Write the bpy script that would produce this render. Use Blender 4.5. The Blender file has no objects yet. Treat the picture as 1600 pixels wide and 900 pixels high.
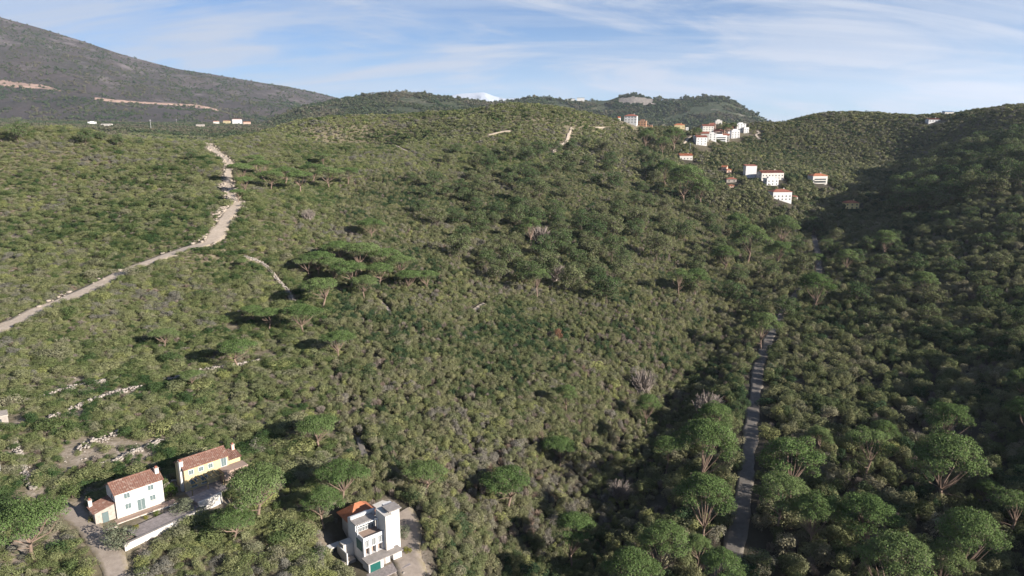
import bpy, math, random
import numpy as np
from mathutils import Vector

# ------------------------------------------------------------------ camera, sky, sun, exposure
R = math.radians
F = 1081.0            # focal length in photo pixels (1600 wide)
PITCH = math.atan((450 - 205) / F)
S = 1.2               # metres per layout unit
CAMZ = 120.0
SUN_EL, SUN_AZ = 20.5, 119.0      # azimuth clockwise from +Y (view direction)

scene = bpy.context.scene
col = scene.collection
cam_d = bpy.data.cameras.new('camera')
cam_d.sensor_width = 36.0
cam_d.lens = 36.0 * F / 1600.0
cam_d.clip_start = 1.0
cam_d.clip_end = 80000.0
cam = bpy.data.objects.new('camera', cam_d)
col.objects.link(cam)
cam.location = (0, 0, CAMZ)
cam.rotation_euler = (math.pi / 2 - PITCH, 0, 0)
scene.camera = cam

world = bpy.data.worlds.new('World')
scene.world = world
world.use_nodes = True
wt = world.node_tree
wt.nodes.clear()
def wn(t, **k):
    n = wt.nodes.new(t)
    for a, b in k.items():
        setattr(n, a, b)
    return n
wl = wt.links.new
w_out = wn('ShaderNodeOutputWorld')
w_bg = wn('ShaderNodeBackground')
w_bg.inputs['Strength'].default_value = 0.05
sky = wn('ShaderNodeTexSky', sky_type='NISHITA')
sky.sun_disc = False
sky.sun_elevation = R(SUN_EL)
sky.sun_rotation = R(SUN_AZ)
sky.altitude = 2500
sky.air_density = 1.0
sky.dust_density = 0.1
sky.ozone_density = 3.0
tc = wn('ShaderNodeTexCoord')
sep = wn('ShaderNodeSeparateXYZ')
wl(tc.outputs['Generated'], sep.inputs[0])
zz = wn('ShaderNodeMath', operation='MAXIMUM'); zz.inputs[1].default_value = 0.0
wl(sep.outputs['Z'], zz.inputs[0])
za = wn('ShaderNodeMath', operation='ADD'); za.inputs[1].default_value = 0.20
wl(zz.outputs[0], za.inputs[0])
def wdiv(s):
    n = wn('ShaderNodeMath', operation='DIVIDE')
    wl(sep.outputs[s], n.inputs[0]); wl(za.outputs[0], n.inputs[1])
    return n.outputs[0]
cmb = wn('ShaderNodeCombineXYZ')
wl(wdiv('X'), cmb.inputs[0]); wl(wdiv('Y'), cmb.inputs[1])
C1R, C2R, C1O = 45, 50, (21.0, 5.5, 0)
def cirrus(rot, sc, scale, detail, rough, dist, lo, hi, off):
    mp = wn('ShaderNodeMapping')
    mp.inputs['Rotation'].default_value = (0, 0, R(rot))
    mp.inputs['Scale'].default_value = sc
    mp.inputs['Location'].default_value = off
    wl(cmb.outputs[0], mp.inputs[0])
    nz = wn('ShaderNodeTexNoise')
    nz.inputs['Scale'].default_value = scale
    nz.inputs['Detail'].default_value = detail
    nz.inputs['Roughness'].default_value = rough
    nz.inputs['Distortion'].default_value = dist
    wl(mp.outputs[0], nz.inputs['Vector'])
    mr = wn('ShaderNodeMapRange', interpolation_type='SMOOTHSTEP')
    mr.inputs['From Min'].default_value = lo
    mr.inputs['From Max'].default_value = hi
    wl(nz.outputs['Fac'], mr.inputs['Value'])
    return mr.outputs['Result']
c1 = cirrus(C1R, (0.50, 1.1, 1), 1.3, 9, 0.62, 1.2, 0.43, 0.61, C1O)
c2 = cirrus(C2R, (0.30, 1.6, 1), 1.8, 9, 0.64, 1.0, 0.40, 0.70, (5.1, 2.2, 3))
mx = wn('ShaderNodeMath', operation='MULTIPLY_ADD')
wl(c2, mx.inputs[0]); mx.inputs[1].default_value = 0.45
cm = wn('ShaderNodeMath', operation='MULTIPLY'); cm.inputs[1].default_value = 0.66
wl(c1, cm.inputs[0]); wl(cm.outputs[0], mx.inputs[2])
cc = wn('ShaderNodeMath', operation='MINIMUM'); cc.inputs[1].default_value = 0.92
wl(mx.outputs[0], cc.inputs[0])
wmix = wn('ShaderNodeMix', data_type='RGBA')
# a thin even layer: the slant path, and with it the veil, grows towards the horizon
path = wn('ShaderNodeMath', operation='DIVIDE'); path.inputs[0].default_value = 0.38
wl(za.outputs[0], path.inputs[1])
pmin = wn('ShaderNodeMath', operation='MINIMUM'); pmin.inputs[1].default_value = 1.0
wl(path.outputs[0], pmin.inputs[0])
veil = wn('ShaderNodeMath', operation='MULTIPLY')
wl(cc.outputs[0], veil.inputs[0]); wl(pmin.outputs[0], veil.inputs[1])
wl(veil.outputs[0], wmix.inputs['Factor'])
wtint = wn('ShaderNodeMix', data_type='RGBA', blend_type='MULTIPLY')
wtint.inputs['Factor'].default_value = 1.0
wl(sky.outputs[0], wtint.inputs['A']); wtint.inputs['B'].default_value = (0.40, 0.72, 0.97, 1)
wl(wtint.outputs['Result'], wmix.inputs['A'])
wmix.inputs['B'].default_value = (4.6, 5.1, 6.1, 1)
wl(wmix.outputs['Result'], w_bg.inputs['Color'])
wl(w_bg.outputs[0], w_out.inputs['Surface'])

sun_d = bpy.data.lights.new('sun', 'SUN')
sun_d.energy = 5.0
sun_d.angle = R(0.5)
sun_d.color = (1.0, 0.94, 0.87)
sun = bpy.data.objects.new('sun', sun_d)
col.objects.link(sun)
sdir = Vector((math.sin(R(SUN_AZ)) * math.cos(R(SUN_EL)), math.cos(R(SUN_AZ)) * math.cos(R(SUN_EL)), math.sin(R(SUN_EL))))
sun.rotation_euler = sdir.to_track_quat('Z', 'Y').to_euler()
sun.location = (300, -200, 400)

vs = scene.view_settings
vs.view_transform = 'Standard'
vs.look = 'None'
vs.gamma = 1.0
vs.exposure = 1.3
vs.use_curve_mapping = False
scene.cycles.max_bounces = 6
scene.cycles.diffuse_bounces = 1
scene.cycles.transmission_bounces = 3
scene.cycles.transparent_max_bounces = 4
scene.cycles.volume_bounces = 1

rng = np.random.default_rng(7)
random.seed(7)

# ------------------------------------------------------------------ projection helpers (layout in photo pixels -> real places)
CP, SP = math.cos(PITCH), math.sin(PITCH)
def P(px, py, z):
    """world point seen at photo pixel (px,py) at axial depth z (metres)"""
    yc = (450 - py) / F * z
    return np.array([(px - 800) / F * z, z * CP + yc * SP, CAMZ + yc * CP - z * SP])
def proj(x, y, h):
    dz = h - CAMZ
    zc = y * CP - dz * SP
    zc = np.where(zc < 1, 1, zc)
    yc = y * SP + dz * CP
    return 800 + x / zc * F, 450 - yc / zc * F, zc

# value noise
def vnoise(x, y, seed=0):
    xi = np.floor(x).astype(np.int64); yi = np.floor(y).astype(np.int64)
    fx = x - xi; fy = y - yi
    fx = fx * fx * (3 - 2 * fx); fy = fy * fy * (3 - 2 * fy)
    def h(a, b):
        n = (a * 374761393 + b * 668265263 + seed * 982451653) & 0x7fffffff
        n = ((n ^ (n >> 13)) * 1274126177) & 0x7fffffff
        return ((n ^ (n >> 16)) & 0xffff) / 65535.0
    return (h(xi, yi) * (1 - fx) + h(xi + 1, yi) * fx) * (1 - fy) + (h(xi, yi + 1) * (1 - fx) + h(xi + 1, yi + 1) * fx) * fy
def fbm(x, y, oct=4, seed=0):
    a, s, t = 0.5, 0.0, 0.0
    for i in range(oct):
        s = s + a * vnoise(x, y, seed + i); t += a
        x = x * 2.03 + 11.3; y = y * 2.03 + 5.7; a *= 0.5
    return s / t
def sstep(a, b, x):
    t = np.clip((x - a) / (b - a), 0, 1)
    return t * t * (3 - 2 * t)

# ------------------------------------------------------------------ terrain from surveyed control points
CTRL = [  # photo px, py, depth (layout units)
 (0,900,90),(170,880,94),(210,795,105),(315,760,114),(0,700,120),(100,620,143),(0,520,175),(0,400,238),(0,300,300),(0,203,372),
 (100,203,380),(200,218,390),(300,229,395),(345,350,250),(370,320,275),(355,250,350),(328,231,390),(200,420,215),(300,390,228),
 (100,480,186),(200,560,164),(300,480,196),(200,300,300),(100,350,264),(250,250,355),
 (580,892,97),(600,800,109),(560,700,134),(400,650,141),(450,800,108),(400,880,97),(530,550,178),(560,420,243),(450,470,208),(580,356,290),(450,285,360),(600,275,388),
 (600,228,495),(600,184,600),(800,171,650),(700,176,630),(450,209,500),(520,198,560),(400,218,450),(900,174,650),(950,186,648),(500,240,440),(700,225,500),(900,230,540),
 (800,250,480),(800,320,380),(800,400,300),(800,500,232),(800,600,185),(800,700,152),(800,800,128),(800,900,110),
 (700,300,380),(700,400,278),(700,600,176),(700,800,121),(680,500,212),
 (1000,218,640),(1000,260,540),(1000,320,440),(1000,400,345),(1000,500,260),(1000,600,203),(1000,700,164),(1000,800,137),(1000,900,118),
 (1170,740,155),(1150,870,125),(1180,600,211),(1200,530,258),(1240,465,322),(1275,400,420),(1280,368,485),(1330,328,535),(1220,313,500),
 (1280,287,560),(1206,286,560),(1120,222,720),(1072,250,620),(1080,320,500),(1100,360,440),(1150,300,530),
 (1250,186,810),(1340,192,850),(1420,188,800),(1480,182,740),(1600,167,640),(1550,172,680),(1180,195,770),
 (1250,240,690),(1400,250,650),(1500,235,590),(1600,250,480),(1600,350,360),(1600,450,275),(1600,550,215),(1600,650,175),(1600,800,135),(1600,900,117),
 (1106,204,745),(1150,201,770),(1123,196,785),(1062,199,690),(1015,199,662),(985,197,650),(968,191,645),(1080,212,705),
 (1400,350,450),(1400,300,545),(1400,400,380),(1400,500,272),(1400,600,207),(1400,750,152),(1400,900,119),(1500,300,470),
]
HIDE = [  # x, y, height below camera (metres): ground beside, under and behind what the photo shows
 (0,30,90),(-120,20,70),(150,20,78),(-250,80,60),(-420,250,20),(-520,420,-10),(230,40,40),(310,0,5),(400,90,-8),(490,180,5),(400,220,35),(560,300,22),(620,480,12),(600,620,-2),
 (-450,560,30),(-300,600,35),(-150,650,30),(0,880,20),(150,900,30),(320,1000,30),(500,1120,10),(700,980,0),(900,900,10),(-650,800,30),(0,1250,60),(400,1400,60),(-600,1200,20),(900,1400,50),(-900,500,0),(-250,-60,75),(160,-80,50),(300,-140,-10),(-900,100,30),(900,300,0),(600,0,-10),
]
cp = [P(a, b, c * S) for a, b, c in CTRL] + [np.array([x, y, CAMZ - d]) for x, y, d in HIDE]
cp = np.array(cp)
def tps_fit(pts, vals, lam):
    n = len(pts)
    d = np.linalg.norm(pts[:, None] - pts[None], axis=2) / 100
    K = np.where(d > 0, d * d * np.log(d + 1e-9), 0) + lam * np.eye(n)
    Pm = np.c_[np.ones(n), pts / 100]
    A = np.zeros((n + 3, n + 3)); A[:n, :n] = K; A[:n, n:] = Pm; A[n:, :n] = Pm.T
    return np.linalg.solve(A, np.r_[vals, np.zeros(3)])
TW = tps_fit(cp[:, :2], cp[:, 2], 0.02)
def tps(x, y):
    out = np.full(x.shape, TW[-3]) + TW[-2] * x / 100 + TW[-1] * y / 100
    for (a, b), w in zip(cp[:, :2], TW[:-3]):
        d2 = ((x - a) ** 2 + (y - b) ** 2) / 1e4 + 1e-12
        out = out + w * 0.5 * d2 * np.log(d2)
    return out
GX0, GX1, GY0, GY1, GS = -1600, 1600, -160, 2200, 5.0
gx = np.arange(GX0, GX1 + 1, GS); gy = np.arange(GY0, GY1 + 1, GS)
GXX, GYY = np.meshgrid(gx, gy)
GZ = np.clip(tps(GXX, GYY), -10, 220)
def far_base(x, y):
    r = np.hypot(x, y); az = np.degrees(np.arctan2(x, y))
    lft = sstep(2, -14, az)
    return CAMZ - 70 + lft * (62 + 45 * sstep(1300, 3500, r)) + 14 * (fbm(x / 420, y / 420, 3, 5) - 0.5) * 2
_r = np.hypot(GXX, GYY)
_w = sstep(1150, 1700, _r)
GZ = GZ * (1 - _w) + far_base(GXX, GYY) * _w
GZ += (fbm(GXX / 45, GYY / 45, 3, 3) - 0.5) * 5.0 * sstep(90, 240, _r) + (fbm(GXX / 14, GYY / 14, 2, 9) - 0.5) * 1.2
def ground(x, y):
    x = np.asarray(x, float); y = np.asarray(y, float)
    u = np.clip((x - GX0) / GS, 0, len(gx) - 1.001); v = np.clip((y - GY0) / GS, 0, len(gy) - 1.001)
    i = u.astype(int); j = v.astype(int); fu = u - i; fv = v - j
    h = (GZ[j, i] * (1 - fu) + GZ[j, i + 1] * fu) * (1 - fv) + (GZ[j + 1, i] * (1 - fu) + GZ[j + 1, i + 1] * fu) * fv
    out = (x < GX0) | (x > GX1) | (y < GY0) | (y > GY1)
    return np.where(out, far_base(x, y), h)
def hit(px, py, zmin=70.0, zmax=6000.0):
    """ground point seen at a photo pixel"""
    z = np.geomspace(zmin, zmax, 1500)
    yc = (450 - py) / F * z
    x = (px - 800) / F * z; y = z * CP + yc * SP; h = CAMZ + yc * CP - z * SP
    g = ground(x, y)
    k = np.argmax(h <= g)
    if h[k] > g[k] or z[k] > 3600:        # just over a crest: take the place where the line of sight grazes the ground
        m_ = np.where(z < 2600, (h - g) / z, 9); k = int(np.argmin(m_)); zf = z[k]
    elif k > 0:
        a = (h[k - 1] - g[k - 1]) / max(1e-6, (h[k - 1] - g[k - 1]) - (h[k] - g[k]))
        zf = z[k - 1] + a * (z[k] - z[k - 1])
    else:
        zf = z[0]
    q = P(px, py, zf)
    return float(q[0]), float(q[1]), float(ground(q[0], q[1])), float(zf)

# ------------------------------------------------------------------ materials
def new_mat(name):
    m = bpy.data.materials.new(name); m.use_nodes = True
    nt = m.node_tree; nt.nodes.clear()
    return m, nt, nt.nodes.new, nt.links.new
def N(nt, t, **k):
    n = nt.nodes.new(t)
    for a, b in k.items():
        if a.startswith('i_'):
            n.inputs[a[2:].replace('_', ' ')].default_value = b
        else:
            setattr(n, a, b)
    return n
def ramp(nt, fac, stops):
    n = nt.nodes.new('ShaderNodeValToRGB')
    e = n.color_ramp.elements
    while len(e) < len(stops): e.new(0.5)
    for el, (p, c) in zip(e, stops):
        el.position = p; el.color = (*c, 1)
    nt.links.new(fac, n.inputs[0])
    return n.outputs[0]
def noise(nt, scale, detail=4, rough=0.55, vec=None, dist=0):
    n = nt.nodes.new('ShaderNodeTexNoise')
    n.inputs['Scale'].default_value = scale; n.inputs['Detail'].default_value = detail
    n.inputs['Roughness'].default_value = rough; n.inputs['Distortion'].default_value = dist
    if vec is not None: nt.links.new(vec, n.inputs['Vector'])
    return n.outputs['Fac']
def mixc(nt, fac, a, b, mode='MIX'):
    n = nt.nodes.new('ShaderNodeMix'); n.data_type = 'RGBA'; n.blend_type = mode
    for s, v in (('Factor', fac), ('A', a), ('B', b)):
        if hasattr(v, 'is_output'): nt.links.new(v, n.inputs[s])
        elif s == 'Factor': n.inputs[s].default_value = v
        else: n.inputs[s].default_value = (*v, 1)
    return n.outputs['Result']
def surf(nt, color, rough=0.85, bump=None, bstr=0.3, bdist=0.1):
    b = nt.nodes.new('ShaderNodeBsdfPrincipled')
    b.inputs['Roughness'].default_value = rough
    b.inputs['Specular IOR Level'].default_value = 0.25
    if hasattr(color, 'is_output'): nt.links.new(color, b.inputs['Base Color'])
    else: b.inputs['Base Color'].default_value = (*color, 1)
    if bump is not None:
        bp = nt.nodes.new('ShaderNodeBump'); bp.inputs['Strength'].default_value = bstr; bp.inputs['Distance'].default_value = bdist
        nt.links.new(bump, bp.inputs['Height']); nt.links.new(bp.outputs[0], b.inputs['Normal'])
    o = nt.nodes.new('ShaderNodeOutputMaterial')
    nt.links.new(b.outputs[0], o.inputs['Surface'])
    return b
def obj_pos(nt):
    return nt.nodes.new('ShaderNodeNewGeometry').outputs['Position']

M = {}
def mat_plain(name, c, var=0.15, scale=1.5, rough=0.85, bump=0.2, local=True):
    m, nt, nn, ll = new_mat(name)
    v = nt.nodes.new('ShaderNodeTexCoord').outputs['Object'] if local else obj_pos(nt)
    f = noise(nt, scale, 6, 0.6, v)
    lo = tuple(x * (1 - var) for x in c); hi = tuple(min(0.9, x * (1 + var)) for x in c)
    surf(nt, ramp(nt, f, [(0.3, lo), (0.7, hi)]), rough, noise(nt, scale * 8, 4, 0.6, v), bump, 0.03)
    M[name] = m
    return m
def mat_leaf(name, stops, trans=0.25, instancer=True):
    m, nt, nn, ll = new_mat(name)
    if instancer:
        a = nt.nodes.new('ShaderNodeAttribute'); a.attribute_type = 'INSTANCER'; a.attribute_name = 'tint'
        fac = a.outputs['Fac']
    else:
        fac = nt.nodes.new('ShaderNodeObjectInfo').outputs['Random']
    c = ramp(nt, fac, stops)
    lv = nt.nodes.new('ShaderNodeAttribute'); lv.attribute_name = 'leaf'
    mr = nt.nodes.new('ShaderNodeMapRange'); mr.inputs['To Min'].default_value = 0.7; mr.inputs['To Max'].default_value = 1.3
    ll(lv.outputs['Fac'], mr.inputs['Value'])
    vm = nt.nodes.new('ShaderNodeVectorMath'); vm.operation = 'SCALE'
    ll(c, vm.inputs[0]); ll(mr.outputs[0], vm.inputs['Scale'])
    d = nt.nodes.new('ShaderNodeBsdfDiffuse'); ll(vm.outputs[0], d.inputs['Color'])
    t = nt.nodes.new('ShaderNodeBsdfTranslucent'); ll(vm.outputs[0], t.inputs['Color'])
    ms = nt.nodes.new('ShaderNodeMixShader'); ms.inputs[0].default_value = trans
    ll(d.outputs[0], ms.inputs[1]); ll(t.outputs[0], ms.inputs[2])
    o = nt.nodes.new('ShaderNodeOutputMaterial'); ll(ms.outputs[0], o.inputs['Surface'])
    M[name] = m
    return m

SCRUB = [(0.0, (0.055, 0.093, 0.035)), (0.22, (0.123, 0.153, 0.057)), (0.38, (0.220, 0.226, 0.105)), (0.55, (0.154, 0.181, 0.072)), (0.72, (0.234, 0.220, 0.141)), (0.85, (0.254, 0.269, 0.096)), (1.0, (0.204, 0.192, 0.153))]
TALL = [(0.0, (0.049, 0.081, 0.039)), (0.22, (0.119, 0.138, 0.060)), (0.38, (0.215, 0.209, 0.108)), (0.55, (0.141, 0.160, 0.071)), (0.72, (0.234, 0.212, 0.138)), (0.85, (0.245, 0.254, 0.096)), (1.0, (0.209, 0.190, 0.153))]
BARE = [(0.0, (0.21, 0.165, 0.13)), (0.5, (0.255, 0.215, 0.18)), (1.0, (0.25, 0.185, 0.14))]
PINE = [(0.0, (0.098, 0.150, 0.050)), (0.5, (0.122, 0.175, 0.060)), (1.0, (0.150, 0.195, 0.074))]
WOODP = [(0.0, (0.066, 0.102, 0.042)), (0.5, (0.102, 0.138, 0.056)), (1.0, (0.150, 0.160, 0.076))]
for i in (True, False):
    sfx = '' if i else '_single'
    mat_leaf('scrub' + sfx, SCRUB, 0.22, i)
    mat_leaf('tall' + sfx, TALL, 0.2, i)
    mat_leaf('bare' + sfx, BARE, 0.1, i)
mat_leaf('pine', PINE, 0.2, False)
mat_leaf('woodpine', WOODP, 0.2, False)
mat_leaf('wood_far', [(0.0, (0.045, 0.075, 0.035)), (0.6, (0.085, 0.10, 0.05)), (1.0, (0.14, 0.125, 0.085))], 0.1, True)
mat_leaf('olive', [(0, (0.12, 0.135, 0.085)), (1, (0.16, 0.17, 0.11))], 0.2, False)
mat_leaf('dead_twigs', [(0, (0.13, 0.115, 0.085)), (1, (0.17, 0.145, 0.115))], 0.1, False)
mat_leaf('rust', [(0, (0.20, 0.105, 0.065)), (1, (0.24, 0.13, 0.08))], 0.2, False)
mat_leaf('garden', [(0, (0.06, 0.10, 0.025)), (1, (0.20, 0.19, 0.03))], 0.2, False)
mat_plain('bark', (0.22, 0.155, 0.115), 0.35, 3.0, 0.9, 0.5)
mat_plain('pale_bark', (0.23, 0.19, 0.16), 0.25, 3.0, 0.9, 0.4)
mat_plain('stem', (0.13, 0.10, 0.075), 0.3, 3.0)
mat_plain('white_wall', (0.56, 0.52, 0.46), 0.10, 0.9, 0.85, 0.1)
mat_plain('white_paint', (0.60, 0.58, 0.55), 0.08, 1.2, 0.8, 0.1)
mat_plain('cream_wall', (0.50, 0.40, 0.225), 0.07, 0.9, 0.85, 0.1)
mat_plain('yellow_wall', (0.75, 0.60, 0.27), 0.07, 0.9)
mat_plain('pink_wall', (0.62, 0.42, 0.32), 0.08, 0.9)
mat_plain('orange_wall', (0.40, 0.23, 0.14), 0.08, 0.9)
mat_plain('blue_wall', (0.50, 0.64, 0.72), 0.05, 0.9)
mat_plain('shutter', (0.115, 0.15, 0.145), 0.08, 2.0, 0.6)
mat_plain('green_door', (0.012, 0.085, 0.07), 0.1, 2.0, 0.5)
mat_plain('glass', (0.06, 0.07, 0.07), 0.1, 2.0, 0.15, 0.0)
mat_plain('frame_white', (0.75, 0.74, 0.72), 0.05, 2.0, 0.6)
mat_plain('concrete', (0.27, 0.24, 0.215), 0.18, 1.2, 0.9, 0.4)
mat_plain('patio', (0.25, 0.215, 0.20), 0.28, 2.2, 0.9, 0.5)
mat_plain('terrace_tile', (0.32, 0.23, 0.18), 0.12, 2.0, 0.8)
mat_plain('stone', (0.36, 0.31, 0.26), 0.25, 1.8, 0.95, 0.7)
mat_plain('pale_stone', (0.31, 0.27, 0.23), 0.22, 1.0, 0.95, 0.7, False)
mat_plain('rock', (0.30, 0.25, 0.20), 0.25, 0.8, 0.95, 0.8, False)
mat_plain('timber', (0.36, 0.27, 0.12), 0.15, 3.0)
mat_plain('pole_metal', (0.55, 0.54, 0.52), 0.1, 3.0, 0.5)
mat_plain('car_paint', (0.70, 0.71, 0.73), 0.03, 1.0, 0.3, 0.0)
mat_plain('tyre', (0.03, 0.03, 0.03), 0.1, 2.0, 0.8)
mat_plain('solar', (0.10, 0.25, 0.45), 0.1, 2.0, 0.2, 0)
def mat_roof(name, base, pale):
    m, nt, nn, ll = new_mat(name)
    v = nt.nodes.new('ShaderNodeTexCoord').outputs['Object']
    vo = nt.nodes.new('ShaderNodeTexVoronoi'); vo.inputs['Scale'].default_value = 3.2
    ll(v, vo.inputs['Vector'])
    sx = nt.nodes.new('ShaderNodeSeparateColor'); ll(vo.outputs['Color'], sx.inputs[0])
    dk = tuple(x * 0.65 for x in base)
    c = ramp(nt, sx.outputs[0], [(0.0, dk), (0.35, base), (0.72, base), (0.95, pale)])
    c2 = mixc(nt, noise(nt, 0.7, 5, 0.6, v), c, tuple(x * 0.8 + 0.02 for x in base))
    surf(nt, c2, 0.9)
    M[name] = m
mat_roof('roof_old', (0.215, 0.108, 0.075), (0.36, 0.275, 0.22))
mat_roof('roof_red', (0.31, 0.105, 0.065), (0.38, 0.19, 0.13))
mat_roof('roof_orange', (0.42, 0.145, 0.065), (0.44, 0.20, 0.11))

# ground: soil, litter and pale stony patches
m, nt, nn, ll = new_mat('soil')
v = obj_pos(nt)
n1 = noise(nt, 0.05, 6, 0.6, v); n2 = noise(nt, 0.6, 6, 0.65, v)
c = ramp(nt, n2, [(0.25, (0.085, 0.072, 0.042)), (0.5, (0.15, 0.125, 0.078)), (0.75, (0.24, 0.20, 0.14))])
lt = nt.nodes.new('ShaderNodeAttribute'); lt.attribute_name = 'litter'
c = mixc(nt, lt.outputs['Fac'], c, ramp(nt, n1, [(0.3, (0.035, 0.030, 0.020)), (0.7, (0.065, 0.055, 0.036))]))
st = nt.nodes.new('ShaderNodeAttribute'); st.attribute_name = 'stony'
fs = nt.nodes.new('ShaderNodeMath'); fs.operation = 'MULTIPLY'
ll(st.outputs['Fac'], fs.inputs[0]); ll(ramp(nt, noise(nt, 0.45, 5, 0.7, v), [(0.36, (0.15,)*3), (0.55, (1, 1, 1))]), fs.inputs[1])
c = mixc(nt, fs.outputs[0], c, ramp(nt, noise(nt, 1.7, 5, 0.6, v), [(0.3, (0.20, 0.155, 0.11)), (0.7, (0.36, 0.305, 0.25))]))
surf(nt, c, 0.95, n2, 0.6, 0.4)
M['soil'] = m
def mat_track(name, a, b, edge):
    m, nt, nn, ll = new_mat(name)
    v = obj_pos(nt)
    c = ramp(nt, noise(nt, 0.8, 6, 0.65, v), [(0.3, a), (0.7, b)])
    at = nt.nodes.new('ShaderNodeAttribute'); at.attribute_name = 'across'
    f = nt.nodes.new('ShaderNodeMath'); f.operation = 'MULTIPLY'
    ll(ramp(nt, at.outputs['Fac'], [(0.55, (0, 0, 0)), (1.0, (1, 1, 1))]), f.inputs[0])
    ll(ramp(nt, noise(nt, 1.3, 5, 0.7, v), [(0.35, (0, 0, 0)), (0.6, (1, 1, 1))]), f.inputs[1])
    c = mixc(nt, f.outputs[0], c, edge)
    surf(nt, c, 0.95, noise(nt, 3, 5, 0.7, v), 0.4, 0.1)
    M[name] = m
mat_track('sand_track', (0.33, 0.265, 0.20), (0.47, 0.39, 0.31), (0.22, 0.185, 0.11))
mat_track('lane', (0.112, 0.097, 0.082), (0.165, 0.147, 0.126), (0.19, 0.16, 0.12))
mat_track('drive', (0.22, 0.18, 0.145), (0.33, 0.275, 0.225), (0.22, 0.18, 0.10))
def mat_hill(name, stops, rock, rlo, rhi, sc):
    m, nt, nn, ll = new_mat(name)
    v = obj_pos(nt)
    nb = noise(nt, sc, 10, 0.68, v)
    c = ramp(nt, nb, stops)
    mp = nt.nodes.new('ShaderNodeMapping'); mp.inputs['Scale'].default_value = (1, 1, 3.0)
    ll(v, mp.inputs[0])
    rk = noise(nt, sc * 1.6, 12, 0.72, mp.outputs[0], 0.4)
    zed = nt.nodes.new('ShaderNodeAttribute'); zed.attribute_name = 'bare'
    ad = nt.nodes.new('ShaderNodeMath'); ad.operation = 'MULTIPLY_ADD'; ad.inputs[1].default_value = 0.16
    ll(zed.outputs['Fac'], ad.inputs[0]); ll(rk, ad.inputs[2])
    rf = ramp(nt, ad.outputs[0], [(rlo, (0, 0, 0)), (rhi, (1, 1, 1))])
    c = mixc(nt, rf, c, rock)
    surf(nt, c, 0.95, noise(nt, sc * 8, 8, 0.7, v), 1.0, 12.0)
    M[name] = m
mat_hill('mountain', [(0.3, (0.030, 0.033, 0.022)), (0.5, (0.054, 0.045, 0.041)), (0.7, (0.085, 0.066, 0.062))], (0.20, 0.17, 0.165), 0.64, 0.86, 0.0045)
mat_hill('far_hill', [(0.3, (0.028, 0.045, 0.020)), (0.5, (0.055, 0.066, 0.032)), (0.7, (0.10, 0.09, 0.055))], (0.24, 0.21, 0.18), 0.68, 0.84, 0.008)
mat_hill('snow', [(0.3, (0.12, 0.13, 0.15)), (0.6, (0.2, 0.21, 0.23))], (0.42, 0.45, 0.50), 0.44, 0.62, 0.0016)

# ------------------------------------------------------------------ object helpers
def mesh_obj(name, verts, faces, mat, parent=None, smooth=False, attrs=None):
    me = bpy.data.meshes.new(name)
    verts = np.asarray(verts, dtype=np.float32)
    if isinstance(faces, np.ndarray):
        nf, k = faces.shape
        me.vertices.add(len(verts)); me.vertices.foreach_set('co', verts.ravel())
        me.loops.add(nf * k); me.loops.foreach_set('vertex_index', faces.ravel().astype(np.int32))
        me.polygons.add(nf)
        me.polygons.foreach_set('loop_start', np.arange(0, nf * k, k, dtype=np.int32))
        me.polygons.foreach_set('loop_total', np.full(nf, k, dtype=np.int32))
        me.update(calc_edges=True)
    else:
        me.from_pydata([tuple(map(float, p)) for p in verts], [], faces); me.update()
    if mat: me.materials.append(M[mat])
    if attrs:
        for an, (dom, arr) in attrs.items():
            a = me.attributes.new(an, 'FLOAT', dom); a.data.foreach_set('value', np.asarray(arr, np.float32).ravel())
    if smooth:
        me.polygons.foreach_set('use_smooth', [True] * len(me.polygons))
    o = bpy.data.objects.new(name, me)
    col.objects.link(o)
    if parent is not None: o.parent = parent
    return o
def tag(o, label=None, cat=None, group=None, kind=None):
    if label: o['label'] = label
    if cat: o['category'] = cat
    if group: o['group'] = group
    if kind: o['kind'] = kind
    return o
def thing(name, loc, rz, label, cat, group=None):
    o = bpy.data.objects.new(name, None); o.empty_display_size = 0.5
    col.objects.link(o); o.location = loc; o.rotation_euler = (0, 0, rz)
    return tag(o, label, cat, group)
class MB:
    def __init__(s): s.v = []; s.f = []
    def add(s, v, f):
        b = len(s.v); s.v += [tuple(p) for p in v]; s.f += [tuple(b + i for i in q) for q in f]; return s
    def box(s, x0, x1, y0, y1, z0, z1):
        v = [(x0,y0,z0),(x1,y0,z0),(x1,y1,z0),(x0,y1,z0),(x0,y0,z1),(x1,y0,z1),(x1,y1,z1),(x0,y1,z1)]
        return s.add(v, [(0,3,2,1),(4,5,6,7),(0,1,5,4),(1,2,6,5),(2,3,7,6),(3,0,4,7)])
    def prism(s, pts, z0, z1):
        n = len(pts)
        v = [(x, y, z0) for x, y in pts] + [(x, y, z1) for x, y in pts]
        return s.add(v, [tuple(range(n))[::-1], tuple(range(n, 2 * n))] + [(i, (i + 1) % n, n + (i + 1) % n, n + i) for i in range(n)])
    def tube(s, pts, rad, k=6):
        pts = [Vector(p) for p in pts]; b = len(s.v)
        for i, p in enumerate(pts):
            d = (pts[min(i + 1, len(pts) - 1)] - pts[max(i - 1, 0)]).normalized()
            a = d.orthogonal().normalized(); c = d.cross(a)
            for j in range(k):
                t = 2 * math.pi * j / k
                s.v.append(tuple(p + (a * math.cos(t) + c * math.sin(t)) * rad[i]))
        for i in range(len(pts) - 1):
            for j in range(k):
                s.f.append((b + i * k + j, b + i * k + (j + 1) % k, b + (i + 1) * k + (j + 1) % k, b + (i + 1) * k + j))
        s.f.append(tuple(b + (len(pts) - 1) * k + j for j in range(k)))
        return s
    def build(s, name, mat, parent=None, smooth=False):
        return mesh_obj(name, s.v, s.f, mat, parent, smooth)

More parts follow.
